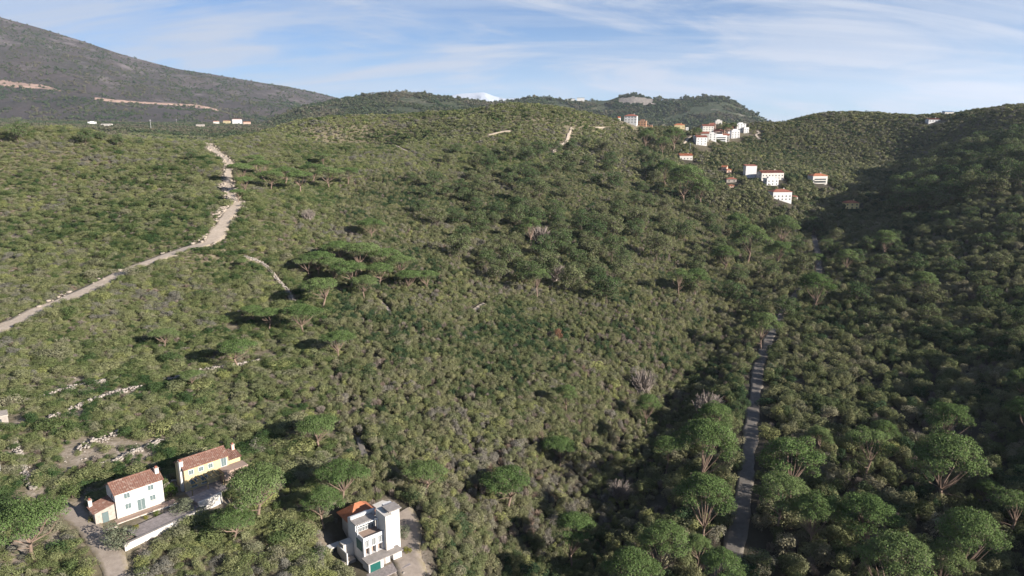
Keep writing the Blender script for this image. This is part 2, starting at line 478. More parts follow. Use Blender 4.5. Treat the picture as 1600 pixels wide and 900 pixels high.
# ------------------------------------------------------------------ tracks: ribbons laid on the ground
TRACKS = []     # (world polyline Nx2, half width) used to keep scrub off and to bed the ribbon
def polyline(pix, step=3.0):
    pts = np.array([hit(a, b)[:2] for a, b in pix])
    # Catmull-Rom resample
    out = []
    for i in range(len(pts) - 1):
        p0 = pts[max(i - 1, 0)]; p1 = pts[i]; p2 = pts[i + 1]; p3 = pts[min(i + 2, len(pts) - 1)]
        n = max(2, int(np.linalg.norm(p2 - p1) / step))
        for t in np.linspace(0, 1, n, endpoint=False):
            out.append(0.5 * ((2 * p1) + (-p0 + p2) * t + (2 * p0 - 5 * p1 + 4 * p2 - p3) * t * t + (-p0 + 3 * p1 - 3 * p2 + p3) * t ** 3))
    out.append(pts[-1])
    return np.array(out)
def seg_dist(x, y, line):
    """distance of points to polyline and the index of the nearest vertex (line is finely sampled)"""
    best = np.full(x.shape, 1e9); bi = np.zeros(x.shape, int)
    for i, (a, b) in enumerate(line):
        d = (x - a) ** 2 + (y - b) ** 2
        m_ = d < best
        best = np.where(m_, d, best); bi = np.where(m_, i, bi)
    return np.sqrt(best), bi
def carve(line, hw):
    global GZ
    h = ground(line[:, 0], line[:, 1])
    for _ in range(25):
        h = np.r_[h[:1], (h[:-2] + h[1:-1] + h[2:]) / 3, h[-1:]]
    x0, x1 = line[:, 0].min() - 20, line[:, 0].max() + 20; y0, y1 = line[:, 1].min() - 20, line[:, 1].max() + 20
    i0, i1 = np.searchsorted(gx, [x0, x1]); j0, j1 = np.searchsorted(gy, [y0, y1])
    sx = GXX[j0:j1, i0:i1]; sy = GYY[j0:j1, i0:i1]
    d, k = seg_dist(sx, sy, line)
    w = 1 - sstep(hw + 2.5, hw + 12, d)
    GZ[j0:j1, i0:i1] = GZ[j0:j1, i0:i1] * (1 - w) + h[k] * w
def ribbon(name, line, hw, mat, label=None, rough=0.35, lift=0.22, kind='structure'):
    n = len(line)
    tan = np.gradient(line, axis=0); tan /= np.linalg.norm(tan, axis=1)[:, None] + 1e-9
    nor = np.c_[-tan[:, 1], tan[:, 0]]
    u = np.array([-1.12, -1, -0.6, -0.2, 0.2, 0.6, 1, 1.12])
    s = np.cumsum(np.r_[0, np.linalg.norm(np.diff(line, axis=0), axis=1)])
    hw = np.asarray(hw) * np.ones(n)
    wl_ = hw * (1 + rough * (fbm(s / 5, s * 0, 3, 21) - 0.5) * 2); wr_ = hw * (1 + rough * (fbm(s / 5, s * 0 + 9, 3, 22) - 0.5) * 2)
    V = []; A = []
    for q in u:
        wv = wl_ if q < 0 else wr_
        x = line[:, 0] + nor[:, 0] * q * wv; y = line[:, 1] + nor[:, 1] * q * wv
        z = ground(x, y) + (lift if abs(q) <= 1 else -0.5)
        V.append(np.c_[x, y, z]); A.append(np.full(n, min(1, abs(q))))
    V = np.stack(V, 1).reshape(-1, 3); A = np.stack(A, 1).ravel()
    k = len(u)
    i, j = np.meshgrid(np.arange(n - 1), np.arange(k - 1), indexing='ij')
    a = (i * k + j).ravel()
    f = np.c_[a, a + k, a + k + 1, a + 1]
    o = mesh_obj(name, V, f[:, ::-1].copy(), mat, None, True, {'across': ('POINT', A)})
    tag(o, label, None, None, kind)
    return o
SHADE_GULLY = polyline([(800,940),(850,850),(905,785),(950,725),(1010,650),(1070,575),(1120,505),(1165,440)], 4.0)  # added gully, dug left of the lane so the valley floor falls into shade
_d, _k = seg_dist(GXX, GYY, SHADE_GULLY)
GZ -= 9.0 * np.exp(-(_d / 15.0) ** 2) * np.clip(1.3 - _k / len(SHADE_GULLY), 0, 1)
T_TRAIL = [(-60,545),(0,516),(60,487),(110,466),(160,443),(200,424),(240,406),(290,390),(325,382),(342,362),(352,342),(366,324),(372,318),(362,308),(357,296),(356,280),(357,262),(356,252),(345,242),(333,234),(327,224)]
T_LANE = [(1100,960),(1143,868),(1156,800),(1163,760),(1168,720),(1172,680),(1178,630),(1183,595),(1186,570),(1195,545),(1205,522),(1218,497),(1232,477),(1242,462),(1262,448),(1276,436),(1279,420),(1277,400),(1274,380),(1272,368)]
T_DRIVE = [(182,930),(178,890),(165,855),(145,832),(125,808),(110,788)]
T_YARD = [(650,930),(640,890),(632,862),(640,835),(634,812),(622,795)]
tracks = {}
for nm, pix, hw in (('trail', T_TRAIL, 2.4), ('lane', T_LANE, 2.9), ('drive', T_DRIVE, 2.6), ('yard', T_YARD, 2.2)):
    tracks[nm] = polyline(pix)
    carve(tracks[nm], hw)
for nm, pix, hw in (('a', [(386,404),(412,414),(432,436),(448,455),(458,472)], 0.9), ('b', [(562,686),(566,704),(573,722)], 0.9), ('c', [(862,240),(872,230),(884,222),(889,210),(893,200)], 1.5),
                    ('d', [(1188,218),(1181,212),(1186,208),(1183,205)], 1.6), ('e', [(763,211),(780,207),(797,205)], 1.1), ('f', [(735,489),(745,483),(758,476)], 1.3),
                    ('g', [(590,468),(600,478),(612,494)], 0.8), ('h', [(1300,443),(1330,440),(1385,436)], 2.0), ('i', [(1068,225),(1074,218),(1080,213)], 1.2),
                    ('j', [(618,228),(628,233),(637,237)], 0.9), ('k', [(930,200),(945,200)], 0.9)):
    tracks[nm] = polyline(pix, 1.5)

# ------------------------------------------------------------------ houses: levelled plots first, then the ground sheet
PLOTS = []      # (x, y, cos, sin, x0, x1, y0, y1) local rectangles kept free of scrub
def plot(loc, rz, x0, x1, y0, y1):
    PLOTS.append((loc[0], loc[1], math.cos(rz), math.sin(rz), x0, x1, y0, y1))
def level(x, y, h, r0, r1):
    d = np.hypot(GXX - x, GYY - y)
    w = 1 - sstep(r0, r1, d)
    GZ[:] = GZ * (1 - w) + h * w
RZ_A, RZ_D = R(46), R(40)
A_ = hit(184, 811); B_ = hit(291, 769); D_ = hit(576.5, 896)
FARH = [  # px, base py, width px, height px, roof, wall, roof material, turn, label
 (1072,250,20,8,'gable','white_wall','roof_orange',8,'small white house with bright orange gable roof among dark pines'),
 (1131,267,8,7,'gable','pink_wall','roof_orange',-25,'tiny pink-walled house half hidden by trees below the hamlet'),
 (1139,270,7,5,'hip','pink_wall','roof_orange',10,'tiny orange-roofed annex beside the half hidden pink house'),
 (1143,285,15,6,'hip','stone','roof_red',5,'low brown house with reddish hipped roof below the tall white house'),
 (1143,293,8,3,'hip','pink_wall','roof_orange',5,'very small orange-roofed outbuilding below the low brown house'),
 (1173,278,17,17,'shed','white_paint','roof_red',12,'tall plain white block with thin red roof edge and blank walls'),
 (1207,281,36,12,'gable','white_wall','roof_red',18,'long white villa with broad red tiled roof'),
 (1207,290,19,10,'flat','white_paint','concrete',18,'flat-roofed white block in front of the long red-roofed villa'),
 (1222,314,30,15,'hip','white_paint','roof_red',16,'white villa with red hipped roof above the valley trees'),
 (1241,312,11,4,'shed','white_wall','roof_red',16,'low red-roofed porch annex beside the hipped white villa'),
 (1281,287,24,13,'hip','white_wall','roof_orange',20,'pale house with balcony standing alone on the wooded slope'),
 (1331,327,21,11,'hip','yellow_wall','roof_orange',10,'yellow house with orange hipped roof deep in the trees'),
 (1096,227,17,13,'gable','white_paint','roof_red',14,'white hamlet house with red roof at the lower left of the terraces'),
 (1106,211,17,14,'gable','white_wall','roof_red',10,'tall white hamlet house stepping up the hill'),
 (1112,202,12,8,'hip','pink_wall','roof_red',-8,'pinkish hamlet house with red hipped roof near the top of the terraces'),
 (1126,224,19,11,'flat','white_paint','concrete',16,'white balconied hamlet house with flat roof and long dark openings'),
 (1123,210,13,6,'gable','pink_wall','roof_red',4,'low red-roofed hamlet house behind the balconied one'),
 (1138,209,13,9,'gable','pink_wall','roof_red',-10,'pink hamlet house with red roof between the white blocks'),
 (1149,216,13,11,'flat','white_paint','concrete',12,'white cubic hamlet house with flat roof'),
 (1158,207,14,12,'flat','white_paint','concrete',12,'tallest white cubic hamlet house beside the curving white path'),
 (1123,193,10,5,'flat','white_wall','concrete',5,'small white building on the skyline above the hamlet'),
 (1090,223,11,10,'flat','white_paint','concrete',8,'white flat-roofed hamlet house at the end of the lane'),
 (1101,219,12,11,'gable','white_wall','roof_red',-6,'white hamlet house squeezed behind the lowest red roof'),
 (1113,220,12,10,'flat','white_paint','concrete',6,'plain white hamlet house between two red-roofed neighbours'),
 (1133,221,12,10,'gable','white_wall','roof_red',-8,'white gabled hamlet house beside the balconied one'),
 (1142,216,10,9,'flat','white_paint','concrete',10,'narrow white hamlet house below the pink one'),
 (1099,206,10,8,'hip','cream_wall','roof_red',0,'cream hipped hamlet house at the upper end of the lane'),
 (1166,208,8,8,'flat','white_paint','concrete',14,'last small white hamlet house towards the curving path'),
 (985,193,19,12,'hip','white_paint','roof_red',-12,'square white house with red hipped roof on the hill crest'),
 (1003,194,13,7,'flat','orange_wall','concrete',-12,'unfinished orange brick house beside the white crest house'),
 (1015,195,8,3,'flat','orange_wall','concrete',-12,'low orange garage wall next to the unfinished brick house'),
 (968,187,4,5,'gable','white_wall','roof_orange',20,'tiny white hut on the crest near the square white house'),
 (1062,195,16,6,'hip','cream_wall','roof_orange',5,'low house with long orange roof behind the crest pines'),
 (1074,195,4,4,'flat','white_paint','concrete',5,'tiny white block at the end of the long orange roof'),
 (1460,191,17,5,'gable','white_paint','roof_red',10,'long white house with red roof on the right-hand hill'),
 (1483,179,13,5,'shed','white_wall','solar',10,'white house with blue roof on the skyline ridge'),
 (144,196,11,5,'flat','white_paint','concrete',5,'small white farm building on the plain below the mountain'),
 (166,198,15,4,'gable','white_wall','concrete',-5,'long low white shed on the plain below the mountain'),
 (338,195,8,5,'gable','white_wall','roof_orange',5,'small white house at the edge of the distant village'),
 (354,194,10,5,'hip','cream_wall','roof_red',-5,'cream house in the distant village with red roof'),
 (371,195,14,8,'hip','white_paint','roof_red',8,'largest pale house of the distant village'),
 (386,196,10,5,'gable','pink_wall','roof_orange',4,'pinkish house at the right of the distant village'),
 (313,199,12,4,'gable','stone','concrete',4,'stone ruin outside the distant village'),
]
far_spots = []
for h_ in FARH:
    far_spots.append(hit(h_[0], h_[1]))
level(A_[0] + 0.5, A_[1] + 4, A_[2], 6, 16)
level(B_[0] + 0.5, B_[1] + 4.5, B_[2], 6, 14)
level(D_[0] + 0.0, D_[1] + 5, D_[2], 6, 16)
CLEAR = [  # photo px, py, radius in px, strength: thin, stony ground
 (105,598,26,.8),(200,612,24,.9),(268,594,14,.8),(145,605,26,.7),(60,632,30,.6),(28,705,16,1),(45,740,18,1),(58,768,14,.9),(105,650,26,.7),(130,700,30,.9),(165,690,24,.8),(190,705,30,.9),
 (225,705,25,.9),(250,690,20,.8),(120,720,22,.9),(118,790,16,1),(140,770,14,.9),(8,300,10,.9),(75,343,10,.8),(30,368,14,.7),(200,350,10,.5),(205,655,20,.6),(60,600,18,.5),(30,660,16,.6),(270,765,14,1),(50,850,40,.9),(20,875,22,.9),
 (640,830,16,1),(645,865,26,1),(632,892,40,1),(605,790,14,.8),(250,820,36,1),(300,800,30,1),(330,785,22,1),(510,850,12,.8),(742,483,5,.8),(655,482,5,.7),(330,560,8,.5),(420,560,14,.6),(365,560,10,.5),(230,525,8,.4),(85,545,9,.5),(15,590,14,.6),(260,640,10,.4),
]
for seg in ([(30,632),(62,624),(95,612),(130,604),(160,598),(188,592)], [(78,655),(110,643),(130,634),(160,622),(185,614),(218,607)], [(100,712),(125,704),(150,692),(172,684),(190,676)], [(160,728),(178,724),(200,712),(225,702),(250,690)], [(255,596),(275,592),(320,580),(360,574),(420,562)]):
    for (a, b), (c_, d_) in zip(seg[:-1], seg[1:]):
        for k in range(4):
            CLEAR.append((a + (c_ - a) * k / 4, b + (d_ - b) * k / 4, 6.5, .95))
clear_w = []
for a, b, r_, s_ in CLEAR:
    q = hit(a, b); clear_w.append((q[0], q[1], r_ / F * q[3], s_))
def stony(x, y):
    out = np.zeros(np.shape(x))
    for cx, cy, r_, s_ in clear_w:
        d = np.hypot((x - cx), (y - cy) * 0.75) / (r_ * 1.15)
        out = np.maximum(out, s_ * (1 - sstep(0.55, 1.15, d)))
    return out

na = 820
az = np.radians(np.linspace(-100, 100, na))
rr = [12.0]
while rr[-1] < 23500:
    rr.append(rr[-1] * (1.016 if rr[-1] < 90 else 1.0125 if rr[-1] < 1200 else 1.03))
rr = np.array(rr); nr = len(rr)
RR, AZ = np.meshgrid(rr, az, indexing='ij')
X = RR * np.sin(AZ); Y = RR * np.cos(AZ)
Z = ground(X, Y)
PXg, PYg, _zc = proj(X, Y, Z)
i, j = np.meshgrid(np.arange(nr - 1), np.arange(na - 1), indexing='ij')
a = (i * na + j).ravel()
fac = np.c_[a, a + 1, a + na + 1, a + na][:, ::-1].copy()
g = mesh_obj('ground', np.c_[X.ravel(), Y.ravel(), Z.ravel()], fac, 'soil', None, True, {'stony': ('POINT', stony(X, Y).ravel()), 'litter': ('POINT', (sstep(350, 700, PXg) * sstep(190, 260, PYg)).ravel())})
tag(g, 'stony brown soil of the scrub covered slopes and valley', None, None, 'structure')

RB = [('hillside_trail', 'trail', 2.5, 'sand_track', 'pale sandy trail climbing the left-hand slope', .55), ('valley_lane', 'lane', 2.0, 'lane', 'narrow grey lane running along the valley floor', .45),
      ('gravel_drive', 'drive', 1.8, 'drive', 'gravel drive beside the white cottage', .5), ('house_drive', 'yard', 2.6, 'drive', 'bare gravel yard beside the modern white house', .4),
      ('stony_path', 'a', .8, 'sand_track', 'pale stony path above the pine grove', .5), ('stony_path', 'b', .8, 'lane', 'short grey stone track above the modern white house', .3),
      ('stony_path', 'c', 1.4, 'sand_track', 'bent pale path near the top of the middle hill', .6), ('stony_path', 'd', 1.5, 'sand_track', 'curving white path beside the hamlet', .3),
      ('stony_path', 'e', 1.0, 'sand_track', 'short pale path on the hill crest', .6), ('stony_path', 'f', 1.0, 'sand_track', 'bare pale strip of rock on the middle slope', .6),
      ('stony_path', 'g', .7, 'sand_track', 'thin stony streak right of the pine grove', .6), ('stony_path', 'h', 1.8, 'lane', 'shaded grey clearing beside the valley lane', .5),
      ('stony_path', 'i', 1.0, 'sand_track', 'pale lane leading up into the hamlet', .4), ('stony_path', 'j', .8, 'sand_track', 'small pale streak on the upper middle slope', .6), ('stony_path', 'k', .8, 'sand_track', 'tiny pale streak below the crest house', .6)]
for nm, key, hw, mt, lab, rg in RB:
    if key == 'trail': hw = np.interp(np.arange(len(tracks[key])), [0, 35, 55, 100], [4.4, 3.6, 2.0, 2.0])
    ribbon(nm, tracks[key], hw, mt, lab, rg, 0.16 if key in ('drive', 'yard') else 0.25 if len(key) > 1 else 0.5)

# ------------------------------------------------------------------ far hills and mountains
from mathutils.bvhtree import BVHTree
HILLS = {}
def ridge(name, crest, fw, bw, base, mat, label, amp, sc, power=1.1, nu=260, nv=70, bare=None, seed=1, fringe=0.0, S_=1.0):
    c = np.array([P(a, b, z * S_) for a, b, z in crest]); pxs = np.array([q[0] for q in crest], float)
    t = np.linspace(0, 1, nu)
    s = np.r_[0, np.cumsum(np.linalg.norm(np.diff(c[:, :2], axis=0), axis=1))]; s /= s[-1]
    # smooth interpolation along the crest
    xyz = np.stack([np.interp(t, s, c[:, k]) for k in range(3)], 1)
    ker = np.ones(7) / 7
    pad = np.r_[np.full(3, xyz[0, 2]), xyz[:, 2], np.full(3, xyz[-1, 2])]
    xyz[:, 2] = np.convolve(pad, ker, 'valid')
    vv = np.r_[-np.linspace(1, 0.04, nv // 3), np.linspace(0, 1, nv)]
    U, V = np.meshgrid(np.arange(nu), vv, indexing='ij')
    d = xyz[:, :2] / np.linalg.norm(xyz[:, :2], axis=1)[:, None]
    off = np.where(V >= 0, -V * fw, -V * bw)
    x = xyz[U, 0] + d[U, 0] * off; y = xyz[U, 1] + d[U, 1] * off
    pr = (1 - np.abs(V)) ** power
    z = base + (xyz[U, 2] - base) * pr
    env = np.clip(np.abs(V) * 6, 0.06 if 'snow' in name else 0.12, 1)
    z = z + amp * env * (fbm(x / sc, y / sc, 6, seed) - 0.5) * 2
    n2 = len(vv)
    i, j = np.meshgrid(np.arange(nu - 1), np.arange(n2 - 1), indexing='ij')
    a = (i * n2 + j).ravel()
    f = np.c_[a, a + 1, a + n2 + 1, a + n2]
    verts = np.c_[x.ravel(), y.ravel(), z.ravel()]
    px, py, zc = proj(x, y, z)
    b = np.clip(1 - np.abs(V), 0, 1) if bare is None else bare(px, py, np.abs(V), z)
    o = mesh_obj(name, verts, f, mat, None, True, {'bare': ('POINT', b.ravel())})
    tag(o, label, None, None, 'structure')
    HILLS[label] = (verts, f, x, y, z, b, BVHTree.FromPolygons([tuple(p) for p in verts.tolist()], f.tolist()))
    return o
K = 1.2
ridge('mountain', [(-900,-260,2900),(-500,-130,3000),(-200,-45,3100),(0,27,3200),(60,43,3250),(130,64,3300),(190,84,3400),(280,108,3500),(340,117,3600),(400,128,3700),(450,136,3800),(500,146,3900),(535,155,4000),(600,172,4200),(700,200,4400)],
      2300, 1500, CAMZ - 30, 'mountain', 'long grey-brown mountain flank sloping down from the left', 55, 700, 1.15, 420, 110, seed=31, S_=K)
ridge('hill', [(395,203,1950),(430,183,1980),(470,167,2000),(530,154,2050),(575,147,2050),(620,143,2050),(660,145,2050),(700,152,2050),(750,158,2100),(800,163,2150),(860,172,2200),(950,200,2250)],
      750, 700, CAMZ - 40, 'far_hill', 'rounded scrubby hill behind the middle slope', 16, 260, 1.0, 300, 60, seed=41, S_=K)
def quarry(px, py, v, z):
    q = ((px - 992) / 33) ** 2 + ((py - 157) / 6.5) ** 2
    q2 = ((px - 1010) / 18) ** 2 + ((py - 163) / 3.5) ** 2
    n = fbm(px / 6, py / 3, 3, 77)
    m_ = ((q + (n - .5) * .9 < 0.8) & (py > 150.8 + np.abs(px - 990) * .05)) | (q2 + (n - .5) < 0.6)
    strip = (px > 1110) & (px < 1175) & (np.abs(py - (170 + (px - 1110) * .22)) < 2.2)
    return np.where(m_, 5.0, np.where(strip, 1.1, 0.25))
ridge('hill', [(640,185,2500),(720,165,2500),(780,160,2500),(815,155,2480),(835,152,2480),(870,155,2480),(920,158,2480),(950,157,2480),(970,150,2480),(990,147,2470),(1010,151,2470),(1032,157,2460),(1060,154,2450),(1090,152,2430),(1120,151,2420),(1140,156,2410),(1160,167,2400),(1180,179,2390),(1200,190,2380),(1280,215,2350)],
      900, 900, CAMZ - 60, 'far_hill', 'dark wooded hill with a pinkish quarry scar', 14, 220, 1.0, 420, 80, bare=quarry, seed=51, S_=K)
ridge('snow_mountain', [(560,180,16500),(640,163,16500),(690,154,16500),(705,149,16500),(716,147,16500),(726,146,16500),(738,145.5,16500),(750,144,16500),(758,144.5,16500),(766,148,16500),(775,151,16500),(790,154,16500),(810,153,16500),(835,158,16500),(860,152,16600),(890,158,16600),(960,180,16700)],
      3600, 3000, CAMZ - 50, 'snow', 'distant snow covered mountain on the skyline', 170, 800, 1.0, 420, 110, bare=lambda px, py, v, z: np.clip((z - CAMZ - 500) / 120, -3, 1.5) * (0.4 + 0.6 * (px < 780)), seed=61, S_=K)
def cast(px, py):
    o_ = Vector((0, 0, CAMZ)); d = (Vector(P(px, py, 1000.0)) - o_).normalized()
    best = None
    for lab, t in HILLS.items():
        loc, nor, idx, dist = t[6].ray_cast(o_, d)
        if loc is not None and (best is None or dist < best[1]): best = (loc, dist, nor)
    return best
def scar(pix, wid, name, label):
    pts = []
    for i_ in range(len(pix) - 1):
        for t in np.linspace(0, 1, 14, endpoint=(i_ == len(pix) - 2)):
            c = cast(pix[i_][0] + (pix[i_ + 1][0] - pix[i_][0]) * t, pix[i_][1] + (pix[i_ + 1][1] - pix[i_][1]) * t)
            if c: pts.append((c[0], pix[i_][2] + (pix[i_ + 1][2] - pix[i_][2]) * t if len(pix[i_]) > 2 else wid))
    V = []
    for k_, (p, w) in enumerate(pts):
        d = Vector((p.x, p.y, 0)).normalized()
        w2 = w * (0.75 + 0.5 * random.random())
        V += [tuple(p + d * w2 * 0.9 + Vector((0, 0, w2 * 0.55 + 3))), tuple(p + Vector((0, 0, 4.0))), tuple(p - d * w2 * 0.8 + Vector((0, 0, -w2 * 0.1 + 1))), tuple(p - d * w2 * 1.2 + Vector((0, 0, -w2)))]
    f = []
    for k_ in range(len(pts) - 1):
        for q in range(3):
            f.append((4 * k_ + q, 4 * k_ + q + 1, 4 * k_ + 5 + q, 4 * k_ + 4 + q))
    tag(mesh_obj(name, V, f, 'cut', None, True), label, None, None, 'structure')
mat_plain('cut', (0.24, 0.165, 0.13), 0.25, 0.03, 0.95, 0.5, False)
scar([(-60,128,20),(0,131,26),(30,135,26),(65,137,18),(96,143,6)], 18, 'road_cutting', 'pinkish road cutting on the left of the mountain flank')
scar([(148,155,9),(180,159,10),(230,162,8),(285,165,8),(300,167,16),(325,170,14),(342,173,3)], 10, 'road_cutting', 'thin pinkish road cutting low on the mountain flank')

# ------------------------------------------------------------------ building parts
def corrugated(mb, p0, p1, p2, p3, period=0.34, amp=0.05):
    """tiled roof slope: p0,p1 eave left/right, p2,p3 ridge right/left; ridges and troughs run up the slope"""
    p0, p1, p2, p3 = map(Vector, (p0, p1, p2, p3))
    n = max(2, int((p1 - p0).length / period * 4))
    nrm = (p1 - p0).cross(p3 - p0).normalized()
    b = len(mb.v)
    for k in range(n + 1):
        t = k / n; o = nrm * (amp * math.sin(2 * math.pi * k / 4.0))
        mb.v.append(tuple(p0.lerp(p1, t) + o)); mb.v.append(tuple(p3.lerp(p2, t) + o))
    for k in range(n):
        mb.f.append((b + 2 * k, b + 2 * k + 2, b + 2 * k + 3, b + 2 * k + 1))
def roof_gable(par, x0, x1, y0, y1, h, rise, ov, mat, fine=True):
    ym = (y0 + y1) / 2; dz = rise * ov / max(0.1, (ym - y0))
    e = 0.08
    A, B = (x0 - ov, y0 - ov, h - dz + e), (x1 + ov, y0 - ov, h - dz + e)
    C, Dd = (x1 + ov, ym, h + rise + e), (x0 - ov, ym, h + rise + e)
    E, G = (x1 + ov, y1 + ov, h - dz + e), (x0 - ov, y1 + ov, h - dz + e)
    mb = MB()
    if fine:
        corrugated(mb, A, B, C, Dd); corrugated(mb, E, G, Dd, C)
    else:
        mb.add([A, B, C, Dd], [(0, 1, 2, 3)]); mb.add([E, G, Dd, C], [(0, 1, 2, 3)])
    t = 0.14
    lo = lambda p: (p[0], p[1], p[2] - t)
    mb.add([lo(A), lo(B), lo(C), lo(Dd), lo(E), lo(G)], [(3, 2, 1, 0), (2, 3, 5, 4)])
    mb.add([A, B, lo(B), lo(A), E, G, lo(G), lo(E)], [(3, 2, 1, 0), (7, 6, 5, 4)])
    mb.add([B, C, E, lo(B), lo(C), lo(E), A, Dd, G, lo(A), lo(Dd), lo(G)], [(0, 3, 4, 1), (1, 4, 5, 2), (7, 10, 9, 6), (8, 11, 10, 7)])
    r = mb.build('roof', mat, par)
    MB().box(x0 - ov, x1 + ov, ym - 0.12, ym + 0.12, h + rise + e - 0.05, h + rise + e + 0.13).build('ridge_cap', mat, r)
    return r
def roof_hip(par, x0, x1, y0, y1, h, rise, ov, mat):
    X0, X1, Y0, Y1 = x0 - ov, x1 + ov, y0 - ov, y1 + ov
    dd = min(X1 - X0, Y1 - Y0) / 2 * 0.92
    if X1 - X0 >= Y1 - Y0: r0, r1 = (X0 + dd, (Y0 + Y1) / 2), (X1 - dd, (Y0 + Y1) / 2)
    else: r0, r1 = ((X0 + X1) / 2, Y0 + dd), ((X0 + X1) / 2, Y1 - dd)
    v = [(X0, Y0, h), (X1, Y0, h), (X1, Y1, h), (X0, Y1, h), (*r0, h + rise), (*r1, h + rise)]
    f = [(0, 1, 5, 4), (2, 3, 4, 5), (1, 2, 5), (3, 0, 4)] if X1 - X0 >= Y1 - Y0 else [(0, 1, 4), (2, 3, 5), (1, 2, 5, 4), (3, 0, 4, 5)]
    mb = MB().add(v, f).box(X0, X1, Y0, Y1, h - 0.16, h - 0.01)
    return mb.build('roof', mat, par)
def wall_gable(par, x0, x1, y0, y1, h, rise, mat, foot=-2.5):
    ym = (y0 + y1) / 2
    v = [(x0, y0, foot), (x0, y0, h), (x0, ym, h + rise), (x0, y1, h), (x0, y1, foot)]
    w = [(x1, *p[1:]) for p in v]
    return MB().add(v + w, [(0, 1, 2, 3, 4), (9, 8, 7, 6, 5), (0, 5, 6, 1), (3, 8, 9, 4), (1, 6, 7, 2), (2, 7, 8, 3)]).build('wall', mat, par)
def shutter_window(par, xc, zc, w, h, mat='shutter', y=0.0, name='window'):
    fr = MB().box(xc - w / 2 - .07, xc + w / 2 + .07, y - .05, y + .05, zc - h / 2 - .07, zc + h / 2 + .07).build(name, 'frame_white', par)
    g_ = 0.025
    MB().box(xc - w / 2, xc - g_, y - .09, y - .04, zc - h / 2, zc + h / 2).build('shutter', mat, fr)
    MB().box(xc + g_, xc + w / 2, y - .09, y - .04, zc - h / 2, zc + h / 2).build('shutter', mat, fr)
    MB().box(xc - w / 2 - .12, xc + w / 2 + .12, y - .16, y - .01, zc - h / 2 - .15, zc - h / 2 - .08).build('sill', 'stone', fr)
    return fr
def side_window(par, x, yc, zc, w, h, mat='shutter'):
    fr = MB().box(x - .05, x + .04, yc - w / 2 - .07, yc + w / 2 + .07, zc - h / 2 - .07, zc + h / 2 + .07).build('window', 'frame_white', par)
    MB().box(x - .09, x - .04, yc - w / 2, yc + w / 2, zc - h / 2, zc + h / 2).build('shutter', mat, fr)
def chimney(par, x, y, z0, z1, mat='white_wall', s=0.32):
    c = MB().box(x - s, x + s, y - s, y + s, z0, z1).build('chimney', mat, par)
    MB().box(x - s - .08, x + s + .08, y - s - .08, y + s + .08, z1, z1 + .12).build('cap', 'stone', c)
    MB().box(x - s * .6, x + s * .6, y - s * .6, y + s * .6, z1 + .12, z1 + .4).build('pot', 'roof_red', c)

# white cottage
hA = thing('cottage', A_[:3], RZ_A, 'white two-storey cottage with old terracotta roof and grey-green shutters', 'house')
plot(A_, RZ_A, -5.5, 11.5, -4.2, 6.5)
LA, DA, HA = 8.0, 4.8, 4.8
wall_gable(hA, 0, LA, 0, DA, HA, 1.25, 'white_wall')
rA = roof_gable(hA, 0, LA, 0, DA, HA, 1.25, 0.25, 'roof_old')
for xc, zc in ((.24, 3.85), (.74, 3.85), (.24, 1.8), (.76, 1.8)):
    shutter_window(hA, xc * LA, zc, .95, .95)
dr = shutter_window(hA, .51 * LA, 1.25, 1.3, 2.1, name='door')
side_window(hA, 0, 1.6, 3.8, .7, .9)
chimney(hA, LA - .35, 1.5, 4.6, 6.5)
# lean-to
ln = MB()
corrugated(ln, (-3.6, .2, 2.2), (-3.6, 4.3, 2.2), (0.0, 4.3, 3.0), (0.0, .2, 3.0))
MB().add([(-3.3,.5,-2),(0,.5,-2),(0,4,-2),(-3.3,4,-2),(-3.3,.5,2.15),(0,.5,2.85),(0,4,2.85),(-3.3,4,2.15)], [(4,5,6,7),(0,1,5,4),(2,3,7,6),(3,0,4,7)]).build('side_wing', 'stone', hA)
ln.v = [(x, y, z + .05) for x, y, z in ln.v]
ln.f = [tuple(reversed(q)) for q in ln.f]
ln.build('lean_to_roof', 'roof_old', hA)
chimney(hA, -3.1, 3.6, 2.0, 3.5, s=.28)
MB().box(-2.2, -1.2, .42, .5, 0, 1.9).build('side_door', 'shutter', hA)
# bench-height front terrace of the cottage
tA = thing('terrace_wall', (A_[0], A_[1], A_[2]), RZ_A, 'white rendered terrace wall with pink coping below the cottage', 'wall')
MB().box(-.6, 9.6, -1.9, -1.6, -2.4, .12).build('wall', 'white_wall', tA)
MB().box(-.7, 9.7, -1.97, -1.53, .12, .2).build('coping', 'terrace_tile', tA)
MB().box(-.6, 9.6, -1.6, -.02, -1.5, .05).build('paving', 'terrace_tile', tA)
MB().box(5.4, 6.1, -1.94, -1.9, -1.6, -.3).build('door', 'shutter', tA)
MB().box(-4.4, -.8, -2.6, -2.2, -2.2, .1).build('low_wall', 'stone', tA)
# yellow cottage
hB = thing('cottage', B_[:3], RZ_A, 'cream-yellow cottage with terracotta roof and timber pergola', 'house')
plot(B_, RZ_A, -1.5, 12.5, -5.2, 6.0)
LB, DB, HB = 8.6, 4.4, 4.7
wall_gable(hB, 0, LB, 0, DB, HB, 1.15, 'cream_wall')
roof_gable(hB, 0, LB, 0, DB, HB, 1.15, 0.22, 'roof_old')
for xc in (.15, .37, .585):
    shutter_window(hB, xc * LB, 3.75, .85, .85)
shutter_window(hB, .89 * LB, 3.6, 1.0, 1.75, name='door')
for xc in (.18, .42):
    shutter_window(hB, xc * LB, 1.35, 1.1, 1.5)
side_window(hB, 0, 1.5, 3.7, .6, .8)
chimney(hB, -.15, 1.0, 0, 6.1, 'white_wall', .36)
MB().box(.76 * LB, LB + 2.8, -2.6, -.02, -2, 2.6).build('upper_terrace', 'terrace_tile', hB)
